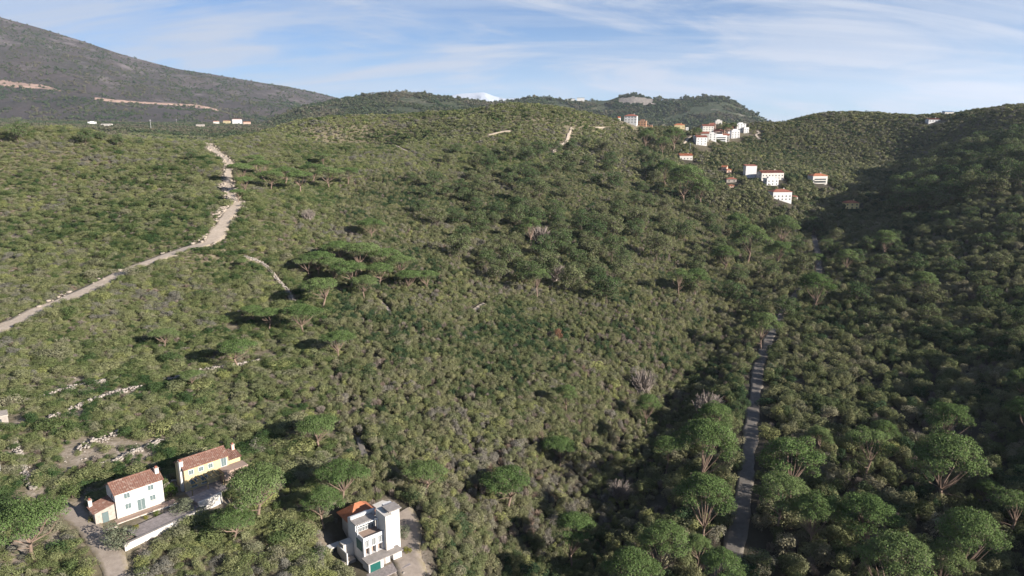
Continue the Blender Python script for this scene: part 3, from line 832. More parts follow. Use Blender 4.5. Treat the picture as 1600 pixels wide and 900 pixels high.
MB().box(LB + .02, LB + 2.6, .4, 3.6, -2, 3.3).build('side_wing', 'cream_wall', hB)
wb = MB(); corrugated(wb, (LB + .02, .1, 3.4), (LB + 2.9, .1, 3.4), (LB + 2.9, 3.9, 4.2), (LB + .02, 3.9, 4.2)); wb.build('side_roof', 'roof_old', hB)
chimney(hB, LB + 2.4, 3.2, 3.3, 5.1, 'pink_wall', .28)
pg = MB().box(.1, .76 * LB - .05, -2.5, -2.36, 2.2, 2.36).build('pergola', 'timber', hB)
for k in range(7):
    x = .15 + k * 1.02
    MB().box(x, x + .1, -2.75, -.02, 2.37, 2.5).build('beam', 'timber', pg)
for k in range(3):
    MB().box(.2 + k * 3.0, .32 + k * 3.0, -2.49, -2.37, -.5, 2.2).build('post', 'timber', pg)
pB = thing('patio', B_[:3], RZ_A, 'paved patio on a stone retaining wall before the yellow cottage', 'patio')
MB().box(-.3, 6.4, -4.6, -.02, -2.5, .06).build('paving', 'patio', pB)
MB().box(-.4, 6.6, -4.95, -4.62, -3.0, .15).build('retaining_wall', 'stone', pB)
# lower yard with long white retaining wall
Cp = [hit(196, 862), hit(230, 846), hit(318, 806), hit(322, 822)]
cz = min(q[2] for q in Cp)
ang = math.atan2(Cp[2][1] - Cp[0][1], Cp[2][0] - Cp[0][0]); Lc = math.hypot(Cp[2][0] - Cp[0][0], Cp[2][1] - Cp[0][1])
C_ = (Cp[0][0], Cp[0][1], cz + .2)
hC = thing('retaining_wall', C_, ang, 'long whitewashed retaining wall holding a grey paved yard', 'wall')
plot(C_, ang, -1.0, Lc + 5.5, -.8, 5.4)
MB().box(0, Lc, 0, .4, -2.5, 1.7).build('wall', 'white_wall', hC)
MB().box(-.1, Lc + .1, -.06, .46, 1.7, 1.78).build('coping', 'concrete', hC)
MB().box(2.5, Lc - .02, .46, 4.4, -2, 1.62).build('paving', 'patio', hC)
MB().box(Lc + .02, Lc + 4.6, 1.2, 1.6, -2.5, 2.4).build('upper_wall', 'white_wall', hC)
MB().box(Lc + .02, Lc + 4.6, 1.62, 4.6, -2, 2.3).build('upper_paving', 'patio', hC)
MB().box(.2, 2.45, .46, 3.0, -2, 1.3).build('step', 'terrace_tile', hC)

# modern white house
hD = thing('modern_house', D_[:3], RZ_D, 'stepped modern white house with roof terrace, arched windows and green garage door', 'house')
plot(D_, RZ_D, -3.5, 10.5, -3.2, 14.0)
MB().box(.05, 2.9, 0, 2.28, -2, 1.7).box(2.9, 4.6, .6, 2.28, -2, 1.7).build('garage', 'white_paint', hD)
MB().box(.3, 2.35, -.05, .04, .02, 1.5).build('garage_door', 'green_door', hD)
MB().box(3.1, 3.7, .52, .62, .02, 1.55).build('garage_side_door', 'concrete', hD)
MB().box(-.15, 6.9, -.2, 2.28, 1.702, 1.88).build('balcony_slab', 'concrete', hD)
MB().box(5.2, 6.9, .4, 2.2, -2, 1.7).build('balcony_pier', 'white_paint', hD)
mb = MB().box(.4, 4.45, 2.3, 5.3, -2, 1.88).box(.4, 4.45, 3.1, 5.3, 1.88, 5.0)
mb.box(.4, 4.45, 2.3, 3.1, 3.3, 5.0)
for x in (.4, 1.55, 2.85, 4.15): mb.box(x, x + .3, 2.3, 3.1, 1.88, 3.3)
mb.box(.4, 4.45, 2.3, 2.48, 5.0, 5.45).box(.4, .58, 2.48, 5.3, 5.0, 5.45)
mb.build('front_block', 'white_paint', hD)
MB().box(.6, 4.4, 2.5, 5.25, 5.0, 5.06).build('roof_terrace', 'terrace_tile', hD)
def arch(par, xc, z0, z1, w, y, mat='glass', name='window'):
    n = 8; pts = [(xc - w / 2, z0), (xc + w / 2, z0), (xc + w / 2, z1 - w / 2)]
    pts += [(xc + w / 2 * math.cos(math.pi * k / n), z1 - w / 2 + w / 2 * math.sin(math.pi * k / n)) for k in range(1, n)]
    pts += [(xc - w / 2, z1 - w / 2)]
    k = len(pts)
    v = [(x, y - .04, z) for x, z in pts] + [(x, y + .05, z) for x, z in pts]
    return MB().add(v, [tuple(range(k)), tuple(range(k, 2 * k))[::-1]] + [(i_, k + i_, k + (i_ + 1) % k, (i_ + 1) % k) for i_ in range(k)]).build(name, mat, par)
for xc in (1.15, 2.45, 3.75):
    for dx in (-.2, .2):
        wv = arch(hD, xc + dx, 3.55, 4.85, .32, 2.3)
        MB().box(xc + dx - .03, xc + dx + .03, 2.24, 2.255, 3.56, 4.75).build('mullion', 'frame_white', wv)
for x in (.72, 1.87, 3.17):
    MB().box(x + .15, x + .85, 3.04, 3.098, 1.9, 3.2).build('balcony_door', 'terrace_tile', hD)
sw = MB().box(.34, .4, 2.9, 4.9, 2.6, 4.5).build('window', 'green_door', hD)
# upper floor with glazing and roof slab
MB().box(.45, 4.45, 5.302, 8.2, -2, 7.0).build('upper_floor', 'white_paint', hD)
for k in range(6):
    x = .65 + k * .62
    p_ = MB().box(x, x + .5, 5.24, 5.3, 5.15, 6.6).build('window', 'glass', hD)
    MB().box(x - .04, x + .54, 5.2, 5.238, 5.85, 5.93).build('frame', 'frame_white', p_)
    MB().box(x + .22, x + .28, 5.2, 5.238, 5.15, 5.849).build('frame', 'frame_white', p_)
MB().box(.15, 4.4, 4.5, 6.6, 7.002, 7.16).build('roof_slab', 'concrete', hD)
pq = MB().box(.2, 4.4, 4.1, 4.2, 6.95, 7.1).build('slab_pergola', 'frame_white', hD)
for k in range(12):
    MB().box(.25 + k * .36, .33 + k * .36, 4.2, 4.5, 6.98, 7.1).build('beam', 'frame_white', pq)
for x in (.25, 4.25):
    MB().box(x, x + .1, 4.1, 4.2, 5.06, 6.95).build('post', 'frame_white', pq)
MB().box(.3, 5.2, 6.62, 7.1, 6.5, 7.6).build('parapet_wall', 'white_paint', hD)
MB().box(4.452, 5.9, 1.4, 5.0, -2, 8.6).build('stair_tower', 'white_wall', hD)
MB().box(5.902, 7.6, 1.9, 5.2, -2, 9.0).build('tower', 'white_paint', hD)
MB().box(5.3, 7.85, 1.5, 4.1, 9.002, 9.2).build('tower_roof', 'concrete', hD)
MB().box(7.6, 7.66, 2.2, 3.0, 5.5, 7.4).build('window', 'glass', hD)
MB().box(1.6, 6.6, 9.2, 13.0, -2, 5.4).build('rear_wing', 'white_wall', hD)
rD = MB(); 
roof_hip(hD, 1.2, 6.6, 8.6, 13.2, 5.42, 2.1, .4, 'roof_orange')
MB().prism([(6.9, 8.4), (9.6, 8.6), (10.0, 9.8), (9.2, 11.0), (6.9, 10.8)], -2, 5.9).build('rear_wall', 'white_wall', hD)
MB().box(-1.6, .38, 6.2, 8.0, -2, 3.0).build('side_annex', 'white_wall', hD)
MB().box(-2.4, -.1, 4.6, 6.1, -2, .6).build('side_steps', 'stone', hD)
MB().box(-1.9, -1.7, 4.4, 8.3, -.5, 2.4).build('side_wall', 'white_paint', hD)
apron = MB().box(-.6, 7.0, -2.6, -.02, -1.5, .03).build('apron', 'patio', hD)
q = hit(524, 862)
sh = thing('garden_shed', q[:3], RZ_D, 'small stone garden shed with white flat top beside the modern house', 'shed')
plot(q, RZ_D, -1.5, 2.5, -1.5, 2.5)
MB().box(-1, 1.1, 0, 1.2, -1.5, .9).build('wall', 'stone', sh)
MB().box(-1.1, 1.2, -.1, 1.3, .9, 1.02).build('flat_top', 'white_paint', sh)
MB().box(-.3, .3, -.05, 0.0, -.2, .75).build('door', 'tyre', sh)
# buildings cut by the left edge of the frame
q = hit(-12, 668)
hE = thing('stone_ruin', q[:3], R(38), 'pale stone farm building with red roof at the terraced slope', 'house')
plot(q, R(38), -4, 6, -1.5, 6)
MB().box(-4, 3.0, 0, 3.5, -2, 2.0).build('wall', 'pale_stone', hE)
MB().box(-4.1, 3.1, -.1, 3.6, 2.0, 2.25).build('parapet', 'stone', hE)
MB().box(-4, -.6, .8, 3.4, 2.252, 3.1).build('upper_wall', 'pale_stone', hE)
roof_gable(hE, -4, -.6, .8, 3.4, 3.1, .7, .15, 'roof_red')
MB().box(1.0, 1.8, -.06, 0, .3, 1.5).build('window', 'glass', hE)
q = hit(2, 738)
hF = thing('white_house', q[:3], R(46), 'white house corner with dark flat roof edge beside the terraced slope', 'house')
plot(q, R(46), -8, 1.5, -1, 7)
MB().box(-7, 0, 0, 5, -2, 4.6).build('wall', 'white_paint', hF)
MB().box(-7.1, .12, -.12, 5.1, 4.6, 4.8).build('roof', 'tyre', hF)
shutter_window(hF, -2, 3.0, 1, 1.2)

# far houses
for (px, py, w, h, rf, wm, rm, turn, lab), (x, y, z, zc) in zip(FARH, far_spots):
    W = w / F * zc * 1.08; H = h / F * zc * 1.12
    z = float(ground(x, y))
    rz = math.atan2(-x, y) * 0.5 + R(turn)
    far = zc > 1300
    t = thing('house', (x, y, z), rz, lab, 'house', 'distant village houses' if px < 500 else 'hillside hamlet houses')
    L = W * 0.94; Dp = min(max(W * 0.62, 4), 11)
    rise = min(1.9, H * 0.3) if rf in ('gable', 'hip') else 0.25
    hw = max(1.8, H - rise * 0.8)
    plot((x, y), rz, -L / 2 - 3, L / 2 + 3, -15, Dp + 2)
    if rf == 'gable':
        wl0 = wall_gable(t, -L / 2, L / 2, 0, Dp, hw, rise, wm, -5)
        roof_gable(t, -L / 2, L / 2, 0, Dp, hw, rise, .3, rm, zc < 900)
    else:
        MB().box(-L / 2, L / 2, 0, Dp, -5, hw).build('wall', wm, t)
        if rf == 'hip': roof_hip(t, -L / 2, L / 2, 0, Dp, hw + .17, rise, .5, rm)
        elif rf == 'flat':
            MB().box(-L / 2 - .1, L / 2 + .1, -.1, Dp + .1, hw + .002, hw + .25).build('roof', 'white_paint' if wm.startswith('white') else rm, t)
            if W > 9: MB().box(-L / 4, L / 4, Dp * .4, Dp * .8, hw + .25, hw + 1.6).build('stair_head', wm, t)
        else:
            MB().add([(-L/2-.2,-.3,hw+.05),(L/2+.2,-.3,hw+.05),(L/2+.2,Dp+.3,hw+1.0),(-L/2-.2,Dp+.3,hw+1.0),(-L/2-.2,-.3,hw-.1),(L/2+.2,-.3,hw-.1),(L/2+.2,Dp+.3,hw-.1),(-L/2-.2,Dp+.3,hw-.1)], [(0,1,2,3),(0,4,5,1),(1,5,6,2),(2,6,7,3),(3,7,4,0),(7,6,5,4)]).build('roof', rm, t)
    blank = 'blank' in lab
    fl = max(1, int(hw / 2.7)); nw = max(1, int(L / 3.2))
    if 'balcon' in lab:
        for k in range(fl):
            zb = k * 2.7
            bw_ = MB().box(-L * .4, L * .4, -.06, 0.02, zb + .9, zb + 2.2).build('balcony_opening', 'glass', t)
            MB().box(-L * .45, L * .45, -1.3, -.02, zb + .1, zb + .9).build('balcony', wm, t)
    elif not blank:
        for k in range(fl):
            for n_ in range(nw):
                xc = -L / 2 + L * (n_ + .5) / nw
                wnd = MB().box(xc - .55, xc + .55, -.05, .02, k * 2.7 + .85, k * 2.7 + 2.1).build('window', 'glass', t)
        for k in range(fl):
            MB().box(L / 2 - .02, L / 2 + .05, Dp * .3, Dp * .3 + 1, k * 2.7 + .9, k * 2.7 + 2.1).build('window', 'glass', t)
            MB().box(-L / 2 - .05, -L / 2 + .02, Dp * .3, Dp * .3 + 1, k * 2.7 + .9, k * 2.7 + 2.1).build('window', 'glass', t)
    if W > 9 and rf in ('gable', 'hip'):
        MB().box(L * .2, L * .2 + .7, Dp * .55, Dp * .55 + .7, hw, hw + rise + 1.0).build('chimney', wm, t)
# white building on the quarry hill crest
c = cast(900, 157.5)
t = thing('building', tuple(c[0] + Vector((0, 0, -2))), R(-6), 'long low white building on the crest of the dark wooded hill', 'building')
MB().box(-38, -4, 0, 14, -8, 10).box(4, 36, 0, 14, -8, 14).build('wall', 'white_paint', t)
MB().box(-39, -3, -1, 15, 10, 11).box(3, 37, -1, 15, 14, 15).build('roof', 'concrete', t)
# poles
for px, py0, hpx, lab in ((1078, 237, 13, 'pale utility pole beside the lane up to the hamlet'), (1064, 241, 8, 'thin utility pole behind the orange-roofed house'), (236, 201, 14, 'pale lattice pole on the plain left of the distant village'), (276, 194, 8, 'slim pole on the plain nearest the distant village')):
    q = hit(px, py0); hm = hpx / F * q[3]
    t = thing('utility_pole', q[:3], 0, lab, 'pole', 'utility poles')
    MB().tube([(0, 0, -1), (0, 0, hm)], [.018 * hm, .012 * hm], 8).build('shaft', 'pole_metal', t)
    MB().box(-.09 * hm, .09 * hm, -.012 * hm, .012 * hm, hm * .9, hm * .93).build('crossarm', 'pole_metal', t)
# ------------------------------------------------------------------ dry stone walls and loose rocks
def rubble(name, mats, pts, sizes, label, kind='stuff', seed=1, cat=None):
    """loose stones: one irregular six-sided block per point"""
    r_ = np.random.default_rng(seed)
    base = np.array([(-1,-1,-1),(1,-1,-1),(1,1,-1),(-1,1,-1),(-1,-1,1),(1,-1,1),(1,1,1),(-1,1,1)], float) * .5
    q = np.array([(0,3,2,1),(4,5,6,7),(0,1,5,4),(1,2,6,5),(2,3,7,6),(3,0,4,7)])
    V = []; Fc = []
    for k, (p, s) in enumerate(zip(pts, sizes)):
        a = r_.uniform(0, 6.28); ca, sa = math.cos(a), math.sin(a)
        v = base * (1 + r_.uniform(-.35, .35, (8, 3))) * (s * r_.uniform(.7, 1.4, 3)) * np.array([1, 1, .75])
        v = np.c_[v[:, 0] * ca - v[:, 1] * sa, v[:, 0] * sa + v[:, 1] * ca, v[:, 2]] + p
        V.append(v); Fc.append(q + 8 * k)
    o = mesh_obj(name, np.concatenate(V), np.concatenate(Fc), mats)
    return tag(o, label, cat, None, kind)
WALLS = []
def dry_wall(pix, w, hgt, label, seed):
    ln_ = polyline(pix, 0.6)
    WALLS.append(ln_)
    pts = []; sz = []
    r_ = np.random.default_rng(seed)
    for (x, y) in ln_:
        if fbm(np.array([x / 4.0]), np.array([y / 4.0]), 2, 88)[0] < .24: continue
        for _ in range(8):
            xx = x + r_.normal(0, w * .35); yy = y + r_.normal(0, w * .35)
            pts.append((xx, yy, float(ground(xx, yy)) + r_.uniform(0, hgt))); sz.append(r_.uniform(.2, .5))
    rubble('dry_stone_wall', 'pale_stone', pts, sz, label, 'thing', seed, 'wall')
dry_wall([(30,632),(62,624),(95,612),(130,604),(160,598),(188,592)], .9, .8, 'upper dry stone terrace wall on the left slope', 1)
dry_wall([(78,655),(110,643),(130,634),(160,622),(185,614),(218,607)], 1.1, .8, 'second dry stone terrace wall below the pale clearing', 2)
dry_wall([(100,712),(125,704),(150,692),(172,684),(190,676)], 1.2, .9, 'broad pale stone terrace wall above the white cottage', 3)
dry_wall([(160,728),(178,724),(200,712),(225,702),(250,690)], .8, .7, 'lowest stone terrace wall just above the white cottage', 4)
dry_wall([(255,596),(275,592),(320,580),(360,574),(420,562)], .7, .8, 'dry stone wall running between the lone umbrella pines', 5)
dry_wall([(245,768),(258,762),(272,756)], .6, .9, 'short stone wall joining the two cottages', 6)
dry_wall([(384,403),(412,414),(432,436),(448,455),(458,472)], 1.0, .9, 'dry stone wall along the pale path above the pine grove', 7)
dry_wall([(20,690),(30,712),(38,735),(52,765)], .9, .5, 'tumbled stones down the slope at the white house corner', 8)
# rubble along the trail
pts = []; sz = []
ln_ = tracks['trail']; tan = np.gradient(ln_, axis=0); tan /= np.linalg.norm(tan, axis=1)[:, None]
for k in range(len(ln_)):
    gap = fbm(np.array([k / 6.0]), np.array([3.0]), 2, 5)[0]
    for _ in range(int(60 * max(0, gap - .36)) + (int(9 * gap) if k < 62 else 1)):
        sd = 1 if random.random() < .8 else -1
        o_ = sd * (1.5 + (1.4 if k < 45 else 0) + abs(random.gauss(0, 1.7 if k > 45 else 2.4)))
        x = ln_[k, 0] - tan[k, 1] * o_ + tan[k, 0] * random.uniform(-1.5, 1.5); y = ln_[k, 1] + tan[k, 0] * o_ + tan[k, 1] * random.uniform(-1.5, 1.5)
        pts.append((x, y, float(ground(x, y)) + .25)); sz.append(.3 + 1.0 * random.random() ** 2.2)
rubble('loose_rocks', 'rock', pts, sz, 'pale rubble heaped along the sandy trail', 'stuff', 11)
pts = []; sz = []
for cx, cy, r_, s_ in clear_w:
    for _ in range(int(r_ * r_ * 1.1 * s_)):
        x = cx + random.gauss(0, r_ * .55); y = cy + random.gauss(0, r_ * .7)
        pts.append((x, y, float(ground(x, y)))); sz.append(.12 + .4 * random.random() ** 3)
def in_plots(x, y, pad=0.0):
    m_ = np.zeros(np.shape(x), bool)
    for ox, oy, c_, s_, x0, x1, y0, y1 in PLOTS:
        dx = x - ox; dy = y - oy
        u = dx * c_ + dy * s_; v_ = -dx * s_ + dy * c_
        m_ |= (u > x0 - pad) & (u < x1 + pad) & (v_ > y0 - pad) & (v_ < y1 + pad)
    return m_
pts = np.array(pts); sz = np.array(sz)
k_ = ~in_plots(pts[:, 0], pts[:, 1])
rubble('loose_rocks', 'pale_stone', pts[k_], sz[k_], 'loose pale stones on the bare terraced ground', 'stuff', 12)

# ------------------------------------------------------------------ foliage
def leaf_quads(cent, nrm, size, r_, aspect=1.0):
    n = len(cent)
    nrm = nrm / (np.linalg.norm(nrm, axis=1)[:, None] + 1e-9)
    a = np.cross(nrm, r_.normal(size=(n, 3))); a /= np.linalg.norm(a, axis=1)[:, None] + 1e-9
    b = np.cross(nrm, a)
    s = (size * r_.uniform(.6, 1.35, n))[:, None]
    a = a * s * aspect; b = b * s
    # kite-shaped leaf sprays, slightly folded
    V = np.stack([cent - a, cent - b * .55 + nrm * s * .12, cent + a, cent + b * .55 + nrm * s * .12], 1).reshape(-1, 3)
    Fq = np.arange(4 * n).reshape(n, 4)
    return V, Fq
def blob_foliage(lobes, n, size, r_, up=.35, inner=.25):
    """lobes: (cx,cy,cz,rx,ry,rz); leaves sit on and just inside the lobes"""
    L_ = np.array(lobes, float)
    w = (L_[:, 3] * L_[:, 4] + L_[:, 4] * L_[:, 5]); w /= w.sum()
    k = r_.choice(len(L_), n, p=w)
    d = r_.normal(size=(n, 3)); d[:, 2] += up; d /= np.linalg.norm(d, axis=1)[:, None]
    rad = 1 - inner * r_.random(n) ** 1.5 + r_.normal(0, .07, n)
    c_ = L_[k, :3] + d * L_[k, 3:] * rad[:, None]
    nrm = d + r_.normal(0, .55, (n, 3)); nrm[:, 2] += .25
    leaf = np.clip(.5 + r_.normal(0, .17, n) + (r_.random(len(L_)) - .5)[k] * .5, 0, 1)
    return c_, nrm, leaf
def foliage_mesh(name, lobes, n, size, mat, seed, aspect=1.0, up=.35, inner=.25):
    r_ = np.random.default_rng(seed)
    c_, nrm, leaf = blob_foliage(lobes, n, size, r_, up, inner)
    V, Fq = leaf_quads(c_, nrm, np.full(n, size), r_, aspect)
    o = mesh_obj(name, V, Fq, mat, None, False, {'leaf': ('FACE', leaf)})
    col.objects.unlink(o)
    return o.data
def bush_lobes(r_, nl, w=.5, h=1.0, spread=.3):
    out = []
    for k in range(nl):
        a = r_.uniform(0, 6.28); q = spread * 1.25 * math.sqrt(r_.random())
        rr_ = (.13 + .24 * r_.random() ** 1.6) * (w / .5)
        out.append((q * math.cos(a), q * math.sin(a), h * r_.uniform(.22, .85) * (1 - .5 * q), rr_ * r_.uniform(.8, 1.25), rr_, rr_ * r_.uniform(.6, 1.3) * h))
    return out
def twig_mesh(name, n, mat, seed, w=.02, spread=.45):
    """leafless bush: fans of thin twigs from a few stems"""
    r_ = np.random.default_rng(seed); V = []; Fq = []; lf = []
    stems = [(r_.normal(0, .1), r_.normal(0, .1)) for _ in range(5)]
    for k in range(n):
        sx, sy = stems[k % 5]
        a = r_.uniform(0, 6.28); q = spread * math.sqrt(r_.random()); z1 = r_.uniform(.55, 1.0) * (1 - .35 * q / spread)
        tip = np.array([q * math.cos(a), q * math.sin(a), z1]); t0 = r_.uniform(.1, .65)
        base = np.array([sx, sy, 0]) * (1 - t0) + tip * t0 + r_.normal(0, .05, 3)
        if k % 9 == 0: base = np.array([sx, sy, -.05])
        d = tip - base; sd = np.cross(d, r_.normal(size=3)); sd *= w * (2.0 if k % 9 == 0 else 1) / (np.linalg.norm(sd) + 1e-9)
        b = 4 * len(Fq)
        V += [base - sd, base + sd, tip + sd * .4, tip - sd * .4]; Fq.append((b, b + 1, b + 2, b + 3)); lf.append(r_.random())
    o = mesh_obj(name, np.array(V), np.array(Fq), mat, None, False, {'leaf': ('FACE', lf)})
    col.objects.unlink(o)
    return o.data
def proto_collection(name, meshes):
    c_ = bpy.data.collections.new(name)
    for k, me in enumerate(meshes):
        o = bpy.data.objects.new('%s_%02d' % (name, k), me); c_.objects.link(o)
    return c_
r0 = np.random.default_rng(5)
near_scrub = [foliage_mesh('scrub_leaves', bush_lobes(r0, 10, .52, .95), 1300, .036, 'scrub', 100 + k) for k in range(5)]
near_tall = [foliage_mesh('tall_leaves', bush_lobes(r0, 12, .44, 1.0, .28), 1500, .033, 'tall', 120 + k) for k in range(5)]
near_bare = [twig_mesh('bare_twigs', 230, 'bare', 140 + k, .012) for k in range(3)]
far_scrub = [foliage_mesh('far_leaves', bush_lobes(r0, 5, .5, .95), 170, .10, 'scrub', 160 + k) for k in range(4)]
far_tall = [foliage_mesh('far_tall_leaves', bush_lobes(r0, 6, .48, 1.0), 190, .10, 'tall', 180 + k) for k in range(4)]
far_wood = [foliage_mesh('wood_leaves', bush_lobes(r0, 4, .5, 1.0), 60, .18, 'wood_far', 200 + k) for k in range(3)]
COLLS = {'low': proto_collection('proto_low', near_scrub + near_bare), 'tall': proto_collection('proto_tall', near_tall + near_bare),
         'far': proto_collection('proto_far', far_scrub + far_tall), 'wood': proto_collection('proto_wood', far_wood)}
def scatter_group(coll):
    ng = bpy.data.node_groups.new('scatter_' + coll.name, 'GeometryNodeTree')
    ng.interface.new_socket('Geometry', in_out='INPUT', socket_type='NodeSocketGeometry')
    ng.interface.new_socket('Geometry', in_out='OUTPUT', socket_type='NodeSocketGeometry')
    nn = ng.nodes.new; ll = ng.links.new
    gi = nn('NodeGroupInput'); go = nn('NodeGroupOutput')
    ci = nn('GeometryNodeCollectionInfo'); ci.inputs['Collection'].default_value = coll
    ci.inputs['Separate Children'].default_value = True; ci.inputs['Reset Children'].default_value = True
    ip = nn('GeometryNodeInstanceOnPoints'); ip.inputs['Pick Instance'].default_value = True
    def attr(nm, dt):
        a = nn('GeometryNodeInputNamedAttribute'); a.data_type = dt; a.inputs['Name'].default_value = nm
        return [o for o in a.outputs if o.enabled and o.name == 'Attribute'][0]
    ll(gi.outputs[0], ip.inputs['Points']); ll(ci.outputs[0], ip.inputs['Instance'])
    ll(attr('idx', 'INT'), ip.inputs['Instance Index'])
    ll(attr('rot', 'FLOAT_VECTOR'), ip.inputs['Rotation']); ll(attr('scl', 'FLOAT_VECTOR'), ip.inputs['Scale'])
    ll(ip.outputs[0], go.inputs[0])
    return ng
GROUPS = {k: scatter_group(c_) for k, c_ in COLLS.items()}
def scatter(name, key, x, y, z, idx, wid, hgt, tint, label):
    n = len(x)
    me = bpy.data.meshes.new(name)
    me.vertices.add(n); me.vertices.foreach_set('co', np.c_[x, y, z].astype(np.float32).ravel())
    a = me.attributes.new('idx', 'INT', 'POINT'); a.data.foreach_set('value', idx.astype(np.int32))
    a = me.attributes.new('tint', 'FLOAT', 'POINT'); a.data.foreach_set('value', tint.astype(np.float32))
    a = me.attributes.new('rot', 'FLOAT_VECTOR', 'POINT')
    a.data.foreach_set('vector', np.c_[rng.normal(0, .1, n), rng.normal(0, .1, n), rng.uniform(0, 6.28, n)].astype(np.float32).ravel())
    a = me.attributes.new('scl', 'FLOAT_VECTOR', 'POINT')
    a.data.foreach_set('vector', np.c_[wid, wid * rng.uniform(.8, 1.2, n), hgt].astype(np.float32).ravel())
    me.update()
    o = bpy.data.objects.new(name, me); col.objects.link(o)
    md = o.modifiers.new('scatter', 'NODES'); md.node_group = GROUPS[key]
    return tag(o, label, None, None, 'stuff')

# candidate places, thinned off tracks, plots, walls and bare ground
def candidates(spacing, rmin, rmax, amax=43):
    xm = rmax * math.sin(R(amax))
    xs = np.arange(-xm, xm, spacing); ys = np.arange(30, rmax, spacing)
    xx, yy = np.meshgrid(xs, ys)
    xx = (xx + rng.uniform(-.5, .5, xx.shape) * spacing * 1.1).ravel(); yy = (yy + rng.uniform(-.5, .5, yy.shape) * spacing * 1.1).ravel()
    r_ = np.hypot(xx, yy); az_ = np.degrees(np.arctan2(xx, yy))
    k = (r_ > rmin) & (r_ < rmax) & (np.abs(az_) < amax)
    xx = xx[k]; yy = yy[k]
    h = ground(xx, yy)
    px, py, zc = proj(xx, yy, h)
    k = (py < 1010) & (px > -140) & (px < 1740)
    return xx[k], yy[k], h[k], px[k], py[k], zc[k]
mask_x = np.arange(GX0, GX1, 1.0)
def track_mask(x, y, pads):
    out = np.zeros(x.shape, bool)
    for nm, pad in pads.items():
        ln_ = tracks[nm]
        b = (x > ln_[:, 0].min() - 6) & (x < ln_[:, 0].max() + 6) & (y > ln_[:, 1].min() - 6) & (y < ln_[:, 1].max() + 6)
        ii = np.where(b)[0]
        if len(ii):
            d, _ = seg_dist(x[ii], y[ii], ln_); out[ii] |= d < pad * (0.75 + 0.5 * fbm(x[ii] / 4, y[ii] / 4, 2, 4))
    return out
PADS = {'trail': 4.4, 'lane': 3.6, 'drive': 3.2, 'yard': 3.4, 'a': 1.8, 'b': 1.8, 'c': 3.2, 'd': 4.0, 'e': 3.2, 'f': 1.9, 'g': 1.6, 'h': 3.2, 'i': 3.0, 'j': 2.6, 'k': 2.6}
def tallness(px, py):
    t = sstep(330, 640, px) * .45 + sstep(850, 1150, px) * .55
    t = t * sstep(170, 330, py + .18 * (px - 800) * (px > 800))
    return np.clip(t + .25 * sstep(1150, 1350, px), 0, 1)
def patchy(x, y):
    return fbm(x / 38, y / 38, 3, 17)
tags = []
ALL = []
for spacing, r0_, r1_ in ((1.2, 60, 330), (1.8, 330, 620), (2.8, 620, 1000), (5.0, 1000, 1500)):
    x, y, h, px, py, zc = candidates(spacing, r0_, r1_)
    t = tallness(px, py)
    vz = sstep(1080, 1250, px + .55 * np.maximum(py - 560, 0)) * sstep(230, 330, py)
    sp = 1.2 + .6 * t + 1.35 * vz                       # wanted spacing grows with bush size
    keep = rng.random(len(x)) < np.clip((spacing / sp) ** 2, 0, 1) * 1.0
    keep &= rng.random(len(x)) > stony(x, y) * .93
    keep &= ~in_plots(x, y, .3)
    keep &= ~track_mask(x, y, PADS)
    open_ = fbm(x / 9, y / 9, 3, 23)
    keep &= ~((open_ < .20) & (t < .3) & (spacing < 1.6))
    x, y, h, px, py, zc, t = [q[keep] for q in (x, y, h, px, py, zc, t)]
    n = len(x)
    vz = vz[keep]
    big = np.exp(rng.normal(0, 1, n) * (.38 + .10 * vz))
    wid = np.maximum(1.95 + .35 * t, 1.3 * spacing) * big * (1 + .75 * vz) * (.62 + .8 * fbm(x / 11, y / 11, 2, 29))
    tt = sstep(.08, .5, t)
    hgt = wid * (rng.uniform(.38, .8, n) * (1 - tt) + rng.uniform(.8, 1.7, n) * tt)
    hgt = np.minimum(hgt, np.maximum(2.4 + 1.4 * t + 1.8 * vz, .55 * wid))
    hgt = np.where(spacing > 2.5, np.maximum(hgt, .5 * wid), hgt)
    pt = patchy(x, y)
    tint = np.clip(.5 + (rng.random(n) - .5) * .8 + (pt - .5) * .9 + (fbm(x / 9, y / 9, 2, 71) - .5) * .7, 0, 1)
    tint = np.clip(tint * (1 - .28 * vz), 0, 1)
    pb = .05 + .10 * t + .22 * t * sstep(.5, .68, fbm(x / 25, y / 25, 2, 44))
    bare = rng.random(n) < pb
    lim = np.where(bare, np.maximum(2.6, 1.3 * spacing), np.maximum(6.5, 1.6 * spacing))
    fsc = np.minimum(1, lim / wid); wid = wid * fsc; hgt = hgt * fsc
    ALL.append((spacing, x, y, h, px, py, zc, t, wid, hgt, tint, bare))

LAND = [(('beside the gravel drive'), 150, 840), ('below the white retaining wall', 270, 850), ('on the stony terraces above the white cottage', 190, 690), ('behind the yellow cottage', 330, 690),
        ('left of the modern white house', 490, 850), ('beyond the gravel yard of the modern white house', 690, 860), ('around the short grey stone track', 560, 700), ('near the white house corner on the terraces', 30, 720),
        ('along the valley lane', 1150, 830), ('along the valley lane', 1172, 690), ('along the valley lane', 1182, 600), ('in the deep shade among the valley pines', 960, 720), ('on the sunny edge of the valley shade', 820, 820),
        ('among the pines beyond the lane', 1350, 840), ('under the largest spreading pine', 1465, 770), ('on the shaded slope beyond the lane', 1400, 620), ('on the open middle slope', 700, 640), ('around the lone umbrella pines', 420, 600), ('near the wall between lone pines', 300, 610)]
LANDW = [(a_, *hit(b_, c_)[:2]) for a_, b_, c_ in LAND]
def near_what(x_, y_):
    return min(LANDW, key=lambda q: (q[1] - x_) ** 2 + (q[2] - y_) ** 2)[0]
